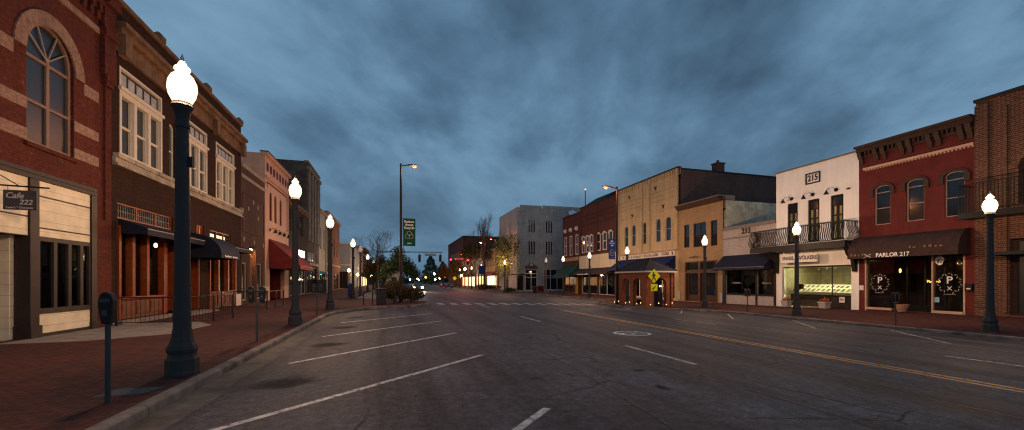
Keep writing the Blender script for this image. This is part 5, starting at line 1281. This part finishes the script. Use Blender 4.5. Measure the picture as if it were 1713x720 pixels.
# ------------------------------------------------------------------ parking meters
def meter(loc, label, heads, H=1.42, rz=0, mat=None):
    t = thing('parking_meter', label, 'parking meter', loc, 'parking meters along the kerbs'); x, y, z = loc
    MB().lathe([(.031, 0), (.03, H-.38)], loc, 10).build('post', M['galv'], t, smooth=True)
    if heads == 2: MB().box(x-.17, x+.17, y-.03, y+.03, z+H-.44, z+H-.38).build('yoke', M['galv'], t)
    for o in ((0,) if heads == 1 else (-.13, .13)):
        m = MB(Face('F', y)); prof = [(-.055, H-.38), (.055, H-.38), (.085, H-.2), (.095, H-.08), (.07, H), (.03, H+.035), (-.03, H+.035), (-.07, H), (-.095, H-.08), (-.085, H-.2)]
        m.plate([(x+o+a*.86, z+b) for a, b in prof], -.058, .058); h = m.build('meter_head', mat or M['bin'], t, bevel=.015)
        MB(Face('F', y)).box(x+o-.055, x+o+.055, .066, .072, z+H-.1, z+H-.05).build('meter_window', M['galv'], h); MB(Face('F', y)).box(x+o-.03, x+o+.03, .066, .074, z+H-.28, z+H-.2).build('coin_plate', M['galv'], h)
    return t
meter((-3.58, 6.6, 0), 'single headed grey parking meter nearest the cafe, at the front of the left pavement', 1, 1.42)
d2 = meter((-3.42, 12.12, 0), 'double headed parking meter between the two nearest left lamps', 2)
dup(d2, (-3.42, 20.9, 0), 'double headed parking meter left of the third acorn lamp')
dup(d2, (21.55, 12.6, -.37), 'double headed parking meter in front of the salon door and terracotta pot')
dup(d2, (21.55, 20.5, -.37), 'double headed parking meter in front of the whitewashed shop window')
meter((21.6, 23.4, -.37), 'blue single headed parking meter beside the lamp by the tan building', 1, 1.35, mat=M['bluetile'])

# ------------------------------------------------------------------ hanging cafe sign
t = thing('hanging_sign', 'slate grey hanging sign lettered Cafe 222 on a black bracket arm', 'sign', (-9.0, 13.28, 3.38))
SG = Face('F', 13.28)
m = MB(); m.tube([(-9.6, 13.28, 3.99), (-8.41, 13.28, 3.96)], .022, 6); m.tube([(-9.6, 13.28, 4.4), (-9.0, 13.28, 3.98)], .012, 5); m.build('bracket', M['black'], t)
MB(SG).box(-9.3, -8.65, -.02, .02, 3.38, 3.87).build('board', M['signgrey'], t, bevel=.004)
for a in (-9.22, -8.73): MB(SG).tube([(a, 0, 3.86), (a, 0, 3.97)], .006, 4).build('chain', M['black'], t)
text(t, SG, -9.08, .03, 3.73, 'Cafe', .2, M['letter'], shear=.22, sx=.95, bold=.002); text(t, SG, -8.86, .03, 3.57, '222', .175, M['letter'], shear=.22, sx=1.0, bold=.002); text(t, SG, -8.975, .03, 3.435, 'Lunch * Desserts', .078, M['letter'], sx=.95)

# ------------------------------------------------------------------ railings, racks, bins
def railing(pts, label, H=1.0, z=0.0, bal=True):
    t = thing('railing', label, 'railing', (pts[0][0], pts[0][1], z))
    p = MB()
    for x, y in pts: p.box(x-.03, x+.03, y-.03, y+.03, z, z+H+.03)
    for x, y in pts: MB().box(x-.03, x+.03, y-.03, y+.03, z, z+H+.03).build('post', M['blackrail'], t)
    m = MB(); m.tube([(x, y, z+H) for x, y in pts], .022, 6); m.tube([(x, y, z+.12) for x, y in pts], .016, 6); m.build('rail', M['blackrail'], t)
    if bal:
        m = MB()
        for (x0, y0), (x1, y1) in zip(pts, pts[1:]):
            n = int(math.hypot(x1-x0, y1-y0)/.13)
            for i in range(1, n): m.tube([(x0+(x1-x0)*i/n, y0+(y1-y0)*i/n, z+.12), (x0+(x1-x0)*i/n, y0+(y1-y0)*i/n, z+H)], .008, 4)
        m.build('baluster', M['blackrail'], t)
M['blackrail'] = plain('rusty_black_rail', (.03,.016,.013), .55)
railing([(-9.3, 17.6), (-7.2, 17.8), (-6.85, 18.9), (-6.6, 20.2)], 'dark iron railing with thin balusters before the wooden restaurant front')
railing([(-9.4, 27.0), (-6.75, 25.7), (-6.7, 27.2), (-6.66, 28.9)], 'bare dark red rail fence in front of the pink building', bal=False)
t = thing('bicycle_hoop', 'black steel bicycle hoop on the bulging left pavement', 'bike rack', (-1.6, 28.75, 0)); MB().tube([(-1.87, 28.85, 0), (-1.87, 28.85, .7)] + [(-1.58-.29*math.cos(R(a)), 28.75+.1*math.cos(R(a)), .7+.26*math.sin(R(a))) for a in range(0, 181, 20)] + [(-1.29, 28.65, 0)], .032, 8).build('hoop', M['bin'], t, smooth=True)
t = thing('litter_bin', 'dark square litter bin between the bicycle hoop and the russet shrubs', 'bin', (-.72, 28.75, 0)); MB().box(-1.05, -.4, 28.45, 29.05, 0, 1.0).build('body', M['bin'], t, bevel=.03); MB().prism([(-29.05, 1.0), (-28.45, 1.0), (-28.75, 1.14)], 0, 0) if False else MB().box(-1.08, -.37, 28.42, 29.08, 1.003, 1.09).build('lid', M['bin'], t, bevel=.02)
t = thing('litter_bin', 'black cylindrical litter bin in front of the stone block doorway', 'bin', (22.3, 62.8, -.4)); MB().lathe([(.33, 0), (.36, .8), (.38, .95)], (22.3, 62.8, -.4), 14).build('body', M['bin'], t); MB().lathe([(.4, .953), (.36, 1.08), (.12, 1.15)], (22.3, 62.8, -.4), 14).build('lid', M['bin'], t)
t = thing('utility_cabinet', 'dark green grey utility cabinet against the orange brick block', 'cabinet', (-8.9, 57, 0)); MB().box(-9.55, -8.3, 57.6, 58.8, 0, 1.75).build('body', M['galv'], t, bevel=.03); MB().box(-8.299, -8.28, 57.7, 58.7, .15, 1.6).build('door', M['galv'], t)
t = thing('mailbox', 'blue rounded mailbox beside the fourth lamp on the left', 'mailbox', (-3.9, 42.5, 0)); m = MB(Face('F', 42.5)); m.plate([(-4.2, .2), (-3.6, .2)] + [(-3.9+.3*math.cos(R(a)), 1.05+.3*math.sin(R(a))) for a in range(0, 181, 20)], -.25, .25); m.build('body', M['bluetile'], t); MB().box(-4.15, -3.65, 42.3, 42.7, 0, .2).build('leg', M['bluetile'], t)

# planters
def planter(loc, label, square=True, flower=True):
    t = thing('planter', label, 'planter', loc); x, y, z = loc
    if square:
        m = MB(); n0 = 0
        m.v = [(x+sx*s, y+sy*s, z+h) for s, h in ((.21, 0), (.25, .36), (.29, .37), (.29, .45), (.24, .45), (.24, .4)) for sx, sy in ((-1,-1),(1,-1),(1,1),(-1,1))]
        for k in range(5):
            for i in range(4): j = (i+1) % 4; m.f.append((k*4+i, k*4+j, k*4+4+j, k*4+4+i))
        m.f += [(0,1,2,3), (20,21,22,23)]; m.build('pot', M['stonepot'], t)
    else: MB().lathe([(.17, 0), (.25, .2), (.32, .36), (.34, .42), (.29, .42), (.27, .36)], loc, 14).build('pot', M['terracotta'], t, smooth=True)
    if flower:
        m = MB(); rg = random.Random(int(y*10))
        for i in range(160):
            a, r_, h = rg.uniform(0, 6.28), .28*math.sqrt(rg.random()), rg.random()
            c = Vector((x+r_*math.cos(a), y+r_*math.sin(a), z+.46+.32*h*(1-r_*1.8))); leafq(m, c, .05, rg)
        m.build('flowers', M['orangeflower'], t, recalc=False)
        m = MB()
        for i in range(60):
            a, r_ = rg.uniform(0, 6.28), .26*math.sqrt(rg.random()); leafq(m, Vector((x+r_*math.cos(a), y+r_*math.sin(a), z+.45+.12*rg.random())), .05, rg)
        m.build('leaves', M['leafgreen'], t, recalc=False)
def leafq(m, c, s, rg):
    u = Vector((rg.uniform(-1, 1), rg.uniform(-1, 1), rg.uniform(-1, 1))).normalized(); v = u.orthogonal().normalized(); a = rg.uniform(0, 6.28); q = u.cross(v)
    p = v*math.cos(a)+q*math.sin(a); r_ = u.cross(p); s1 = s*rg.uniform(.6, 1.3)
    n = len(m.v); m.v += [tuple(c+p*s1), tuple(c+r_*s1*.5), tuple(c-p*s1), tuple(c-r_*s1*.5)]; m.f.append((n, n+1, n+2, n+3))
planter((28.5, 23.6, zf(23.6)+.03), 'grey stone planter of orange flowers at the far side of the lit display window')
planter((28.45, 20.75, zf(20.75)+.03), 'grey stone planter of orange flowers below the near display desk')
planter((28.5, 16.35, zf(16.35)+.03), 'empty terracotta bowl planter by the salon doorway', False, False)

# ------------------------------------------------------------------ brick shelter and crossing sign
sx0, sx1, sy0, sy1, sz = 18.0, 20.4, 26.1, 30.0, -.335
B = thing('brick_shelter', 'open red brick waiting shelter with arches and a dark hipped roof by the crossing', 'shelter', (19.2, 28, sz))
m = MB()
def arcade(Fc, a0, a1, holes, t=.32):
    facade_holes = holes; q = MB(Fc)
    A = sorted({a0, a1, *[h[0] for h in holes], *[h[1] for h in holes]}); z0, z1 = sz, sz+2.55
    for i in range(len(A)-1):
        h = [h for h in holes if h[0] <= A[i] and A[i+1] <= h[1]]
        if not h: q.box(A[i], A[i+1], -t, 0, z0, z1)
        else:
            b0, b1, zs, rise = h[0]; pts = arcpts(b0, b1, zs, rise, 10)
            for (x0, y0), (x1, y1) in zip(pts, pts[1:]): q.plate([(x0, y0), (x1, y1), (x1, z1), (x0, z1)], -t, 0)
    return q
q1 = arcade(Face('R', sx0), sy0, sy1, [(sy0+.62, sy0+1.7, sz+1.7, .42), (sy0+2.2, sy0+3.28, sz+1.7, .42)])
q2 = arcade(Face('F', sy0), sx0+.33, sx1-.33, [(sx0+.7, sx1-.62, sz+1.7, .45)])
q3 = arcade(Face('L', sx1), sy0, sy1, [(sy0+.35, sy1-.35, sz+1.95, .35)], .2)
for q, nm in ((q1, 'arched_wall'), (q2, 'arched_wall'), (q3, 'arched_wall')): q.build(nm, M['shelterbrick'], B)
m = MB(); zt = sz+2.58
o = .2
b = [(sx0-o, sy0-o, zt+.1), (sx1+o, sy0-o, zt+.1), (sx1+o, sy1+o, zt+.1), (sx0-o, sy1+o, zt+.1)]; xm = (sx0+sx1)/2; r0, r1 = (xm, sy0+1.15, zt+1.05), (xm, sy1-1.15, zt+1.05)
m.quad(b[0], b[1], r0); m.quad(b[1], b[2], r1, r0); m.quad(b[2], b[3], r1); m.quad(b[3], b[0], r0, r1); m.quad(*b)
m.build('roof', M['shingle'], B)
m = MB(); m.box(sx0-o, sx1+o, sy0-o, sy1+o, zt-.02, zt+.097); m.build('fascia', M['whitewin'], B)
m = MB(); m.tube([r0, r1], .07, 6)
for k, r_ in ((0, r0), (1, r0), (2, r1), (3, r1)): m.tube([b[k], r_], .05, 5)
m.build('ridge_cap', M['roof'], B)
MB().lathe([(.06, 0), (.12, -.05), (.08, -.12)], (xm, 28, zt-.02), 10).build('ceiling_lamp', emit('shelter_lamp', (1, .6, .25), 16), B)
t = thing('bench', 'slatted wooden bench inside the brick shelter', 'bench', (19.6, 28.3, sz))
m = MB(); [m.box(19.35+.13*i, 19.46+.13*i, 27.3, 29.5, sz+.42, sz+.45) for i in range(4)]; m.build('seat', M['wood'], t); m = MB(); [m.box(19.85, 19.88, 27.3, 29.5, sz+.55+.13*i, sz+.65+.13*i) for i in range(3)]; m.build('backrest', M['wood'], t)
for y in (27.5, 29.3): MB().box(19.36, 19.86, y-.03, y+.03, sz, sz+.418).build('leg', M['black'], t)
t = thing('litter_bin', 'dark box shaped bin standing under the near shelter arch', 'bin', (19.5, 26.6, sz)); MB().box(19.3, 19.75, 26.5, 26.95, sz, sz+.95).build('body', M['bin'], t, bevel=.02); MB().box(19.27, 19.78, 26.47, 26.98, sz+.953, sz+1.02).build('lid', M['bin'], t)
t = thing('bicycle', 'dark bicycle leaning inside the shelter by the far street arch', 'bicycle', (18.6, 29.3, sz)); yb = 29.0
for dx, yy in ((0, 28.5), (0, 29.5)): MB().tube([(18.55, yy+.33*math.cos(R(a)), sz+.34+.33*math.sin(R(a))) for a in range(0, 361, 24)], .02, 5).build('wheel', M['bin'], t)
m = MB(); m.tube([(18.55, 28.5, sz+.34), (18.55, 28.75, sz+.85), (18.55, 29.25, sz+.82), (18.55, 29.0, sz+.34), (18.55, 28.75, sz+.85)], .018, 5); m.tube([(18.55, 29.5, sz+.34), (18.55, 29.22, sz+1.0)], .018, 5); m.build('bike_frame', M['galv'], t)
m = MB(); m.tube([(18.3, 29.2, sz+1.02), (18.8, 29.2, sz+1.02)], .015, 5); m.build('handlebar', M['galv'], t); MB().box(18.49, 18.61, 28.62, 28.88, sz+.9, sz+.95).build('saddle', M['bin'], t)
t = thing('string_lights', 'string of small warm bulbs trailing round the planting before the shelter', 'fairy lights', (17.5, 26.5, sz))
pts = [(17.45, 29.6), (17.4, 28.9), (17.6, 28.2), (17.5, 27.5), (17.75, 26.9), (17.6, 26.2), (18.1, 25.7), (18.7, 25.55), (19.3, 25.5), (19.9, 25.6)]
MB().tube([(x, y, -.32+.18+.1*(i % 2)) for i, (x, y) in enumerate(pts)], .008, 4).build('cable', M['black'], t)
for i, (x, y) in enumerate(pts): MB().lathe([(.006, -.03), (.026, 0), (.006, .03)], (x, y, -.32+.18+.1*(i % 2)), 8).build('bulb', M['bulb'], t)
t = thing('crossing_sign', 'fluorescent yellow diamond pedestrian sign with arrow plate before the shelter', 'road sign', (19.1, 25.4, -.35)); FC = Face('F', 25.4)
K = 1.0
sxx = 18.2
MB().box(sxx-.03, sxx+.03, 25.42, 25.46, -.36, 2.75).build('post', M['galv'], t)
MB(FC).plate([(sxx, 1.42), (sxx+.52, 1.94), (sxx, 2.46), (sxx-.52, 1.94)], 0, .01).build('diamond_plate', M['yellow'], t)
m = MB(FC)   # walking figure
m.plate([(sxx-.06+.055*math.cos(R(a)), 2.20+.055*math.sin(R(a))) for a in range(0, 360, 40)], .012, .018)
m.plate([(sxx-.10, 2.12), (sxx+.02, 2.14), (sxx+.09, 2.02), (sxx+.17, 1.98), (sxx+.15, 1.93), (sxx+.05, 1.97), (sxx+.02, 2.0), (sxx+.02, 1.88), (sxx+.1, 1.75), (sxx+.16, 1.62), (sxx+.1, 1.6), (sxx+.03, 1.72), (sxx-.04, 1.82), (sxx-.09, 1.72), (sxx-.2, 1.6), (sxx-.25, 1.64), (sxx-.15, 1.75), (sxx-.09, 1.9), (sxx-.1, 2.0), (sxx-.16, 1.92), (sxx-.2, 1.94)], .012, .018)
m.build('walking_figure', M['black'], t)
MB(FC).box(sxx-.27, sxx+.27, 0, .01, .86, 1.36).build('arrow_plate', M['yellow'], t)
m = MB(FC); m.plate([(sxx+.16, 1.26), (sxx+.18, 1.22), (sxx-.05, 1.03), (sxx-.01, .99), (sxx-.17, .96), (sxx-.14, 1.12), (sxx-.1, 1.07)], .012, .018); m.build('arrow', M['black'], t)
t = thing('crossing_sign', 'tiny yellow crossing sign far along the right kerb', 'road sign', (17.3, 118, -.3)); FC = Face('F', 118); MB(FC).plate([(17.3, 1.7), (17.9, 2.3), (17.3, 2.9), (16.7, 2.3)], 0, .02).build('diamond_plate', M['yellow'], t); MB(FC).box(17.24, 17.36, -.05, 0, -.3, 2.2).build('post', M['galv'], t)

# ------------------------------------------------------------------ plants
def blob(m, c, rx, ry, rz, n, s, rg, shell=.45):
    for i in range(n):
        d = Vector((rg.gauss(0, 1), rg.gauss(0, 1), rg.gauss(0, 1))).normalized(); k = (shell + (1-shell)*rg.random()) * rg.uniform(.82, 1.1)
        leafq(m, Vector((c[0]+d.x*rx*k, c[1]+d.y*ry*k, max(c[2]+d.z*rz*k, .03+c[2]-rz))), s, rg)
def shrub(loc, rx, ry, rz, n, mat, label, s=.07, grp=None):
    t = thing('shrub', label, 'shrub', loc, grp); rg = random.Random(int(abs(loc[0]*31+loc[1]*7))); m = MB()
    for k in range(9):
        a = rg.uniform(0, 6.28); q = rg.uniform(.2, .75); blob(m, (loc[0]+rx*q*math.cos(a), loc[1]+ry*q*math.sin(a), loc[2]+rz*rg.uniform(.7, 1.15)), rx*.48, ry*.48, rz*.62, n//9, s, rg, .3)
    m.build('foliage', mat, t, recalc=False)
    m = MB()
    for k in range(6): a = rg.uniform(0, 6.28); m.tube([(loc[0], loc[1], loc[2]), (loc[0]+rx*.5*math.cos(a), loc[1]+ry*.5*math.sin(a), loc[2]+rz)], .025, 4, .01)
    m.build('stem', M['bark'], t)
G1 = 'russet shrubs on the bulging left pavement'
shrub((.1, 30.2, 0), .95, .95, 1.0, 2800, M['leafred'], 'russet mounded shrub right beside the dark litter bin', grp=G1)
shrub((1.25, 30.5, 0), .9, .9, .78, 2200, M['leafred'], 'russet mounded shrub nearest the crosswalk', grp=G1)
shrub((.2, 32.6, 0), 1.1, 1.1, 1.1, 2500, M['leafred'], 'tallest russet shrub, round the foot of the tall pole', grp=G1)
shrub((1.6, 32.3, 0), .75, .8, .62, 1400, M['leafred'], 'russet shrub at the road side of the tall pole', grp=G1)
shrub((15.9+2.6, 84, -.33), 1.9, 1.4, .75, 1500, M['leafolive'], 'clipped dark hedge bush beside the mast arm pole', .12)
shrub((20.5, 84.5, -.33), 1.8, 1.4, .7, 1300, M['leafolive'], 'clipped dark hedge bush in front of the stone block side', .12)
shrub((18.7, 64.6, -.33), 1.2, 1.0, .5, 900, M['leafgreen'], 'low dark green bush round the base of the weeping tree', .09)
def tree(loc, H, label, name='tree', leaf=None, nleaf=0, ls=.12, spread=.28, depth=5, up=.75, seed=1, crown=None, trunk=.16, first=.28, tip=.9):
    t = thing(name, label, 'tree', loc); rg = random.Random(seed); m = MB(); tips = []
    def grow(p, d, l, r, k):
        q = p + d*l; mid = p + d*l*.5 + Vector((rg.uniform(-1, 1), rg.uniform(-1, 1), 0))*l*.05
        m.tube([tuple(p), tuple(mid), tuple(q)], r, 6 if k > 3 else 4 if k > 1 else 3, r*.62); tips.append((q, k))
        if k == 0: return
        for i in range(3 if k > 1 else 4):
            a = rg.uniform(0, 6.28); s = spread*rg.uniform(.6, 1.5); nd = (d + Vector((math.cos(a)*s*1.8, math.sin(a)*s*1.8, up*.35))).normalized(); grow(q if i < 2 else p + d*l*rg.uniform(.55, .95), nd, l*rg.uniform(.62, .85), r*.6, k-1)
    grow(Vector(loc), Vector((0, 0, 1)), H*first, trunk, depth)
    m.build('trunk', M['bark'], t, smooth=True)
    if leaf:
        c = MB(); pool = [q for q, k in tips if k <= 2] if crown is None else None
        for i in range(nleaf):
            if pool: b = rg.choice(pool); leafq(c, b + Vector((rg.gauss(0, .3), rg.gauss(0, .3), rg.gauss(0, .3) - (rg.random()**2)*tip)), ls, rg)
        if crown:
            for (dx, dy, dz, rx, rz, n) in crown: blob(c, (loc[0]+dx, loc[1]+dy, loc[2]+dz), rx, rx, rz, n, ls, rg, .25)
        c.build('crown', leaf, t, recalc=False)
    return t
tree((-1.35, 70, 0), 12.4, 'leafless tree with fine upright branches beyond the russet shrubs', 'bare_tree', depth=6, seed=3, spread=.5, up=1.0, trunk=.17, first=.27)
tree((1.0, 64.5, 0), 7.2, 'bushy dark green tree behind the green banner pole', 'broadleaf_tree', M['leafgreen'], ls=.16, seed=5, crown=[(0, 0, 4.3, 2.0, 1.6, 1500), (-1.4, .3, 3.6, 1.5, 1.5, 1000), (1.3, -.2, 3.4, 1.5, 1.5, 1000), (-.2, .2, 5.8, 1.2, 1.3, 700), (2.2, 0, 2.6, 1.1, 1.0, 500), (-2.2, 0, 2.5, 1.2, 1.2, 500)], depth=3)
tree((-2.7, 72, 0), 6.5, 'smaller dark green tree behind the lit lamp row on the left', 'broadleaf_tree', M['leafolive'], ls=.17, seed=6, crown=[(0, 0, 3.8, 1.7, 1.9, 1100), (-1.0, .3, 3.0, 1.4, 1.4, 700), (.9, 0, 4.9, 1.1, 1.2, 500)], depth=3)
tree((18.6, 66.2, -.33), 14.6, 'tall weeping tree with yellow green leaves in front of the stone block', 'weeping_tree', M['leafyellow'], 8000, .11, .22, 6, .9, 11, trunk=.22, first=.2, tip=5.5)
tree((17.6, 85, -.33), 15.0, 'slim leafless tree standing left of the stone block', 'bare_tree', depth=6, seed=8, spread=.17, trunk=.17, first=.27)
tree((19.8, 90, -.33), 17.5, 'taller leafless tree close to the stone block corner', 'bare_tree', depth=6, seed=12, spread=.17, trunk=.18, first=.26)
tree((19.5, 98, -.33), 13, 'round headed olive brown tree behind the slim leafless tree', 'broadleaf_tree', M['leafolive'], ls=.2, seed=14, crown=[(0, 0, 9.6, 3.3, 2.4, 2200), (-1.9, 0, 8.6, 2.4, 2.0, 1100), (2, 0, 8.4, 2.4, 2, 1100)], depth=4, trunk=.2)
for i, (x, y, h, lab, mt) in enumerate(((17.8, 120, 8.5, 'tree with red and orange lamplight in its leaf colour under the red signals', 'leaflamptint'), (16.6, 138, 8, 'smaller tree with lamplight in its leaf colour left of the red signals', 'leaflamptint'), (20.5, 132, 9, 'tree with lamplight in its leaf colour close to the far pale shops', 'leaflamptint'), (18.5, 158, 9, 'darkest tree with lamplight in its leaf colour farthest along the right pavement', 'leafred'))):  # far foliage, its reddish lamplight put into the leaf colour
    tree((x, y, -.33), h, lab, 'lamp_tinted_tree', M[mt], ls=.24, seed=20+i, depth=3, crown=[(0, 0, h*.6, h*.26, h*.25, 900), (-h*.16, 0, h*.5, h*.2, h*.2, 500), (h*.16, 0, h*.52, h*.2, h*.2, 500), (0, 0, h*.8, h*.17, h*.18, 400)], trunk=.14)
def conifer(loc, H, rw, label, seed):
    t = thing('conifer', label, 'tree', loc); rg = random.Random(seed); m = MB()
    MB().tube([loc, (loc[0], loc[1], loc[2]+H*.95)], .3, 6, .05).build('trunk', M['bark'], t)
    for i in range(3200):
        k = rg.random()**.7; z = H*(.1+.9*(1-k)); r_ = rw*(k**.8)*rg.uniform(.45, 1.1)*(1+.15*math.sin(z*2.2)); a = rg.uniform(0, 6.28); leafq(m, Vector((loc[0]+r_*math.cos(a), loc[1]+r_*math.sin(a), loc[2]+z)), .38, rg)
    m.build('crown', M['leafgreen'], t, recalc=False)
conifer((17.6, 200, -.5), 15.0, 5.5, 'broad pointed green tree at the end of the street', 31)
conifer((27, 230, -.5), 13.0, 6, 'second pointed green tree behind the first at the street end', 32)
# far wood closing the street
m = MB(); rg = random.Random(77)
for i in range(130):
    x = rg.uniform(-60, 90); y = rg.uniform(255, 300); h = rg.uniform(3.5, 7.5)
    blob(m, (x, y, h*.5-.6), h*.75, h*.6, h*.55, 60, .75, rg, .2)
o = m.build('treeline', M['leafolive'], recalc=False); o['kind'] = 'stuff'
t = thing('house', 'small pale gabled house beyond the trees at the left of the street end', 'house', (6, 170, -.5)); FH = Face('F', 165)
MB().box(-2.5, 3.6, 165, 172, -.8, 4.6).build('wall', M['palegrey'], t); m = MB(FH); m.plate([(-3.2, 4.6), (4.3, 4.6), (.55, 8.0)], -7.3, .2); m.build('roof', M['palegrey'], t); MB(FH).box(-.4, 1.4, .01, .06, 1.2, 3.0).build('window', M['pane'], t)
# small far shop and window lights along the street end
EXTRA = ((17.9, 104, 4.6, 'amber', 'amber lantern by the first lamp tinted tree on the right'), (16.4, 170, 4.4, 'lampwhite3', 'white lantern left of the dark red office block'), (15.2, 200, 3.2, 'amber', 'amber lantern at the foot of the broad pointed tree'), (20.2, 138, 4.8, 'amber', 'amber lantern among the far lamp tinted trees'), (12.8, 225, 2.6, 'amber', 'amber lantern just left of the distant mast arm pole'), (19.6, 120, 3.2, 'lampwhite3', 'white lantern at the far red brick shop'), (9.5, 240, 2.2, 'lampwhite3', 'white lantern nearest the middle of the street end'), (-6.5, 118, 3.4, 'lampwhite3', 'white lantern on the far left tan shop'), (-6.8, 140, 3.2, 'amber', 'amber lantern on the far left red brick shop'))
for x, y, z, mt, lab in EXTRA:
    t = thing('street_lantern', lab, 'lantern', (x, y, -.5), 'small lanterns far down the street')
    MB().lathe([(.02, -.34), (.3, -.12), (.3, .16), (.03, .36)], (x, y, z), 8).build('glass', M[mt], t); MB().tube([(x, y, -.6), (x, y, z-.28)], .05, 5).build('post', M['pole'], t)
for i, (x, y, z, mt) in enumerate(((19.5, 178, 2.6, 'amber'), (14.2, 235, 2.2, 'lampwhite3'), (18.8, 190, 2.2, 'lampwhite3'), (24, 236, 3.8, 'amber'), (20.4, 166, 3.0, 'tail'), (27, 240, 2.2, 'amber'), (-7.8, 100, 3.0, 'amber'), (-8.1, 84, 3.6, 'amber'))):
    t = thing('street_lantern', ['amber lantern low before the dark red office block', 'white lantern near the distant green signals', 'white lantern below the broad pointed tree', 'amber lantern right of the distant green signals', 'small red lantern before the red office block', 'amber lantern farthest right at the street end', 'amber lantern hung low on the far left shops', 'amber lantern nearest the grey fronted building'][i], 'lantern', (x, y, -.5), 'small lanterns far down the street')
    MB().lathe([(.02, -.3), (.26, -.1), (.26, .14), (.03, .32)], (x, y, z), 8).build('glass', M[mt] if mt in M else emit('white_lantern%d' % i, (1, .8, .55), 90), t); MB().tube([(x, y, -.6), (x, y, z-.25)], .05, 5).build('post', M['pole'], t)

# ------------------------------------------------------------------ cars
def car(loc, rz, label, body, lit, group='cars down the street'):
    t = thing('parked_car' if not lit else 'car', label, 'car', (0, 0, 0), group)
    prof = [(-2.25, .35), (-2.28, .75), (-2.1, .95), (-1.75, 1.0), (-1.15, 1.42), (.35, 1.46), (1.15, 1.02), (2.05, .9), (2.27, .7), (2.25, .35)]
    m = MB(); n = len(prof); 
    ins = lambda z: .86 if z < 1.0 else .86 - (z-1.0)*.45
    for s in (-1, 1):
        for y, z in prof: m.v.append((s*ins(z), -y, z))
    m.f = [tuple(range(n)), tuple(range(n, 2*n))] + [(i, (i+1) % n, n+(i+1) % n, n+i) for i in range(n)]
    m.build('body', body, t, smooth=False, bevel=.06)
    g = MB(); g.quad((-.72, -.42, 1.42), (.72, -.42, 1.42), (.8, -1.1, 1.06), (-.8, -1.1, 1.06)); g.v = [(x, y-.03, z+.03) for x, y, z in g.v]; g.build('windscreen', M['pane'], t)
    g = MB(); g.quad((-.72, 1.2, 1.41), (.72, 1.2, 1.41), (.8, 1.72, 1.03), (-.8, 1.72, 1.03)); g.v = [(x, y+.03, z+.03) for x, y, z in g.v]; g.build('rear_window', M['pane'], t)
    for s in (-1, 1):
        g = MB(); g.plate([], 0, 0) if False else None
        P = [(1.55, 1.04), (1.1, 1.37), (-.3, 1.39), (-.95, 1.06)]; g.v = [(s*(ins(z)+.012), y, z) for y, z in P]; g.f = [(0, 1, 2, 3)]; g.build('side_window', M['pane'], t)
        for y in (-1.4, 1.4):
            wv = MB(Face('L', 0)); w_ = MB(); w_.v = []
            k = 16
            for dxx in (.66, .88):
                for i in range(k): w_.v.append((s*dxx, y+.33*math.cos(2*math.pi*i/k), .33+.33*math.sin(2*math.pi*i/k)))
            w_.f = [tuple(range(k)), tuple(range(k, 2*k))] + [(i, (i+1) % k, k+(i+1) % k, k+i) for i in range(k)]; wh = w_.build('wheel', M['bin'], t)
            r_ = MB(); r_.v = [(s*.885, y+.2*math.cos(2*math.pi*i/10), .33+.2*math.sin(2*math.pi*i/10)) for i in range(10)]; r_.f = [tuple(range(10))]; r_.build('rim', M['steel'], wh)
        MB(Face('F', -2.26)).box(s*.68-.14, s*.68+.14, .0, .03, .58, .78).build('headlight', M['headlight'] if lit == 2 else M['steel'], t)
        MB(Face('F', 2.29)).box(s*.7-.12, s*.7+.12, -.03, .0, .7, .86).build('tail_light', M['tail'] if lit == 1 else M['redletter'], t)
    if lit == 2:
        for s in (-1, 1):
            l = bpy.data.lights.new('headlight_beam', 'SPOT'); l.energy = 900; l.color = (1, .8, .5); l.spot_size = R(75); l.spot_blend = .8; l.shadow_soft_size = .08
            lo = bpy.data.objects.new('headlight_beam', l); COL.objects.link(lo); lo.parent = t; lo.location = (s*.68, -2.36, .68); lo.rotation_euler = (R(86), 0, R(180)); ORG[lo.name] = loc
    t.location = loc; t.rotation_euler.z = rz; ORG[t.name] = loc
    return t
car((4.25, 74.5, zr(4.25)), 0, 'oncoming car with blazing headlights crossing the junction', plain('dark_car_paint', (.05,.05,.055), .25, spec=.6), 2)
car((.4, 43.5, zr(.4)), R(45), 'grey car parked behind the russet shrubs', plain('grey_car_paint', (.09,.095,.1), .25, spec=.6), 0)
car((14.9, 113, zr(14.9)), R(180), 'dark blue car parked far along the right kerb', plain('blue_car_paint', (.02,.03,.07), .25, spec=.6), 0)
car((14.6, 124, zr(14.6)), R(180), 'black car with red tail lights far along the right kerb', plain('black_car_paint', (.012,.012,.014), .25, spec=.6), 1)
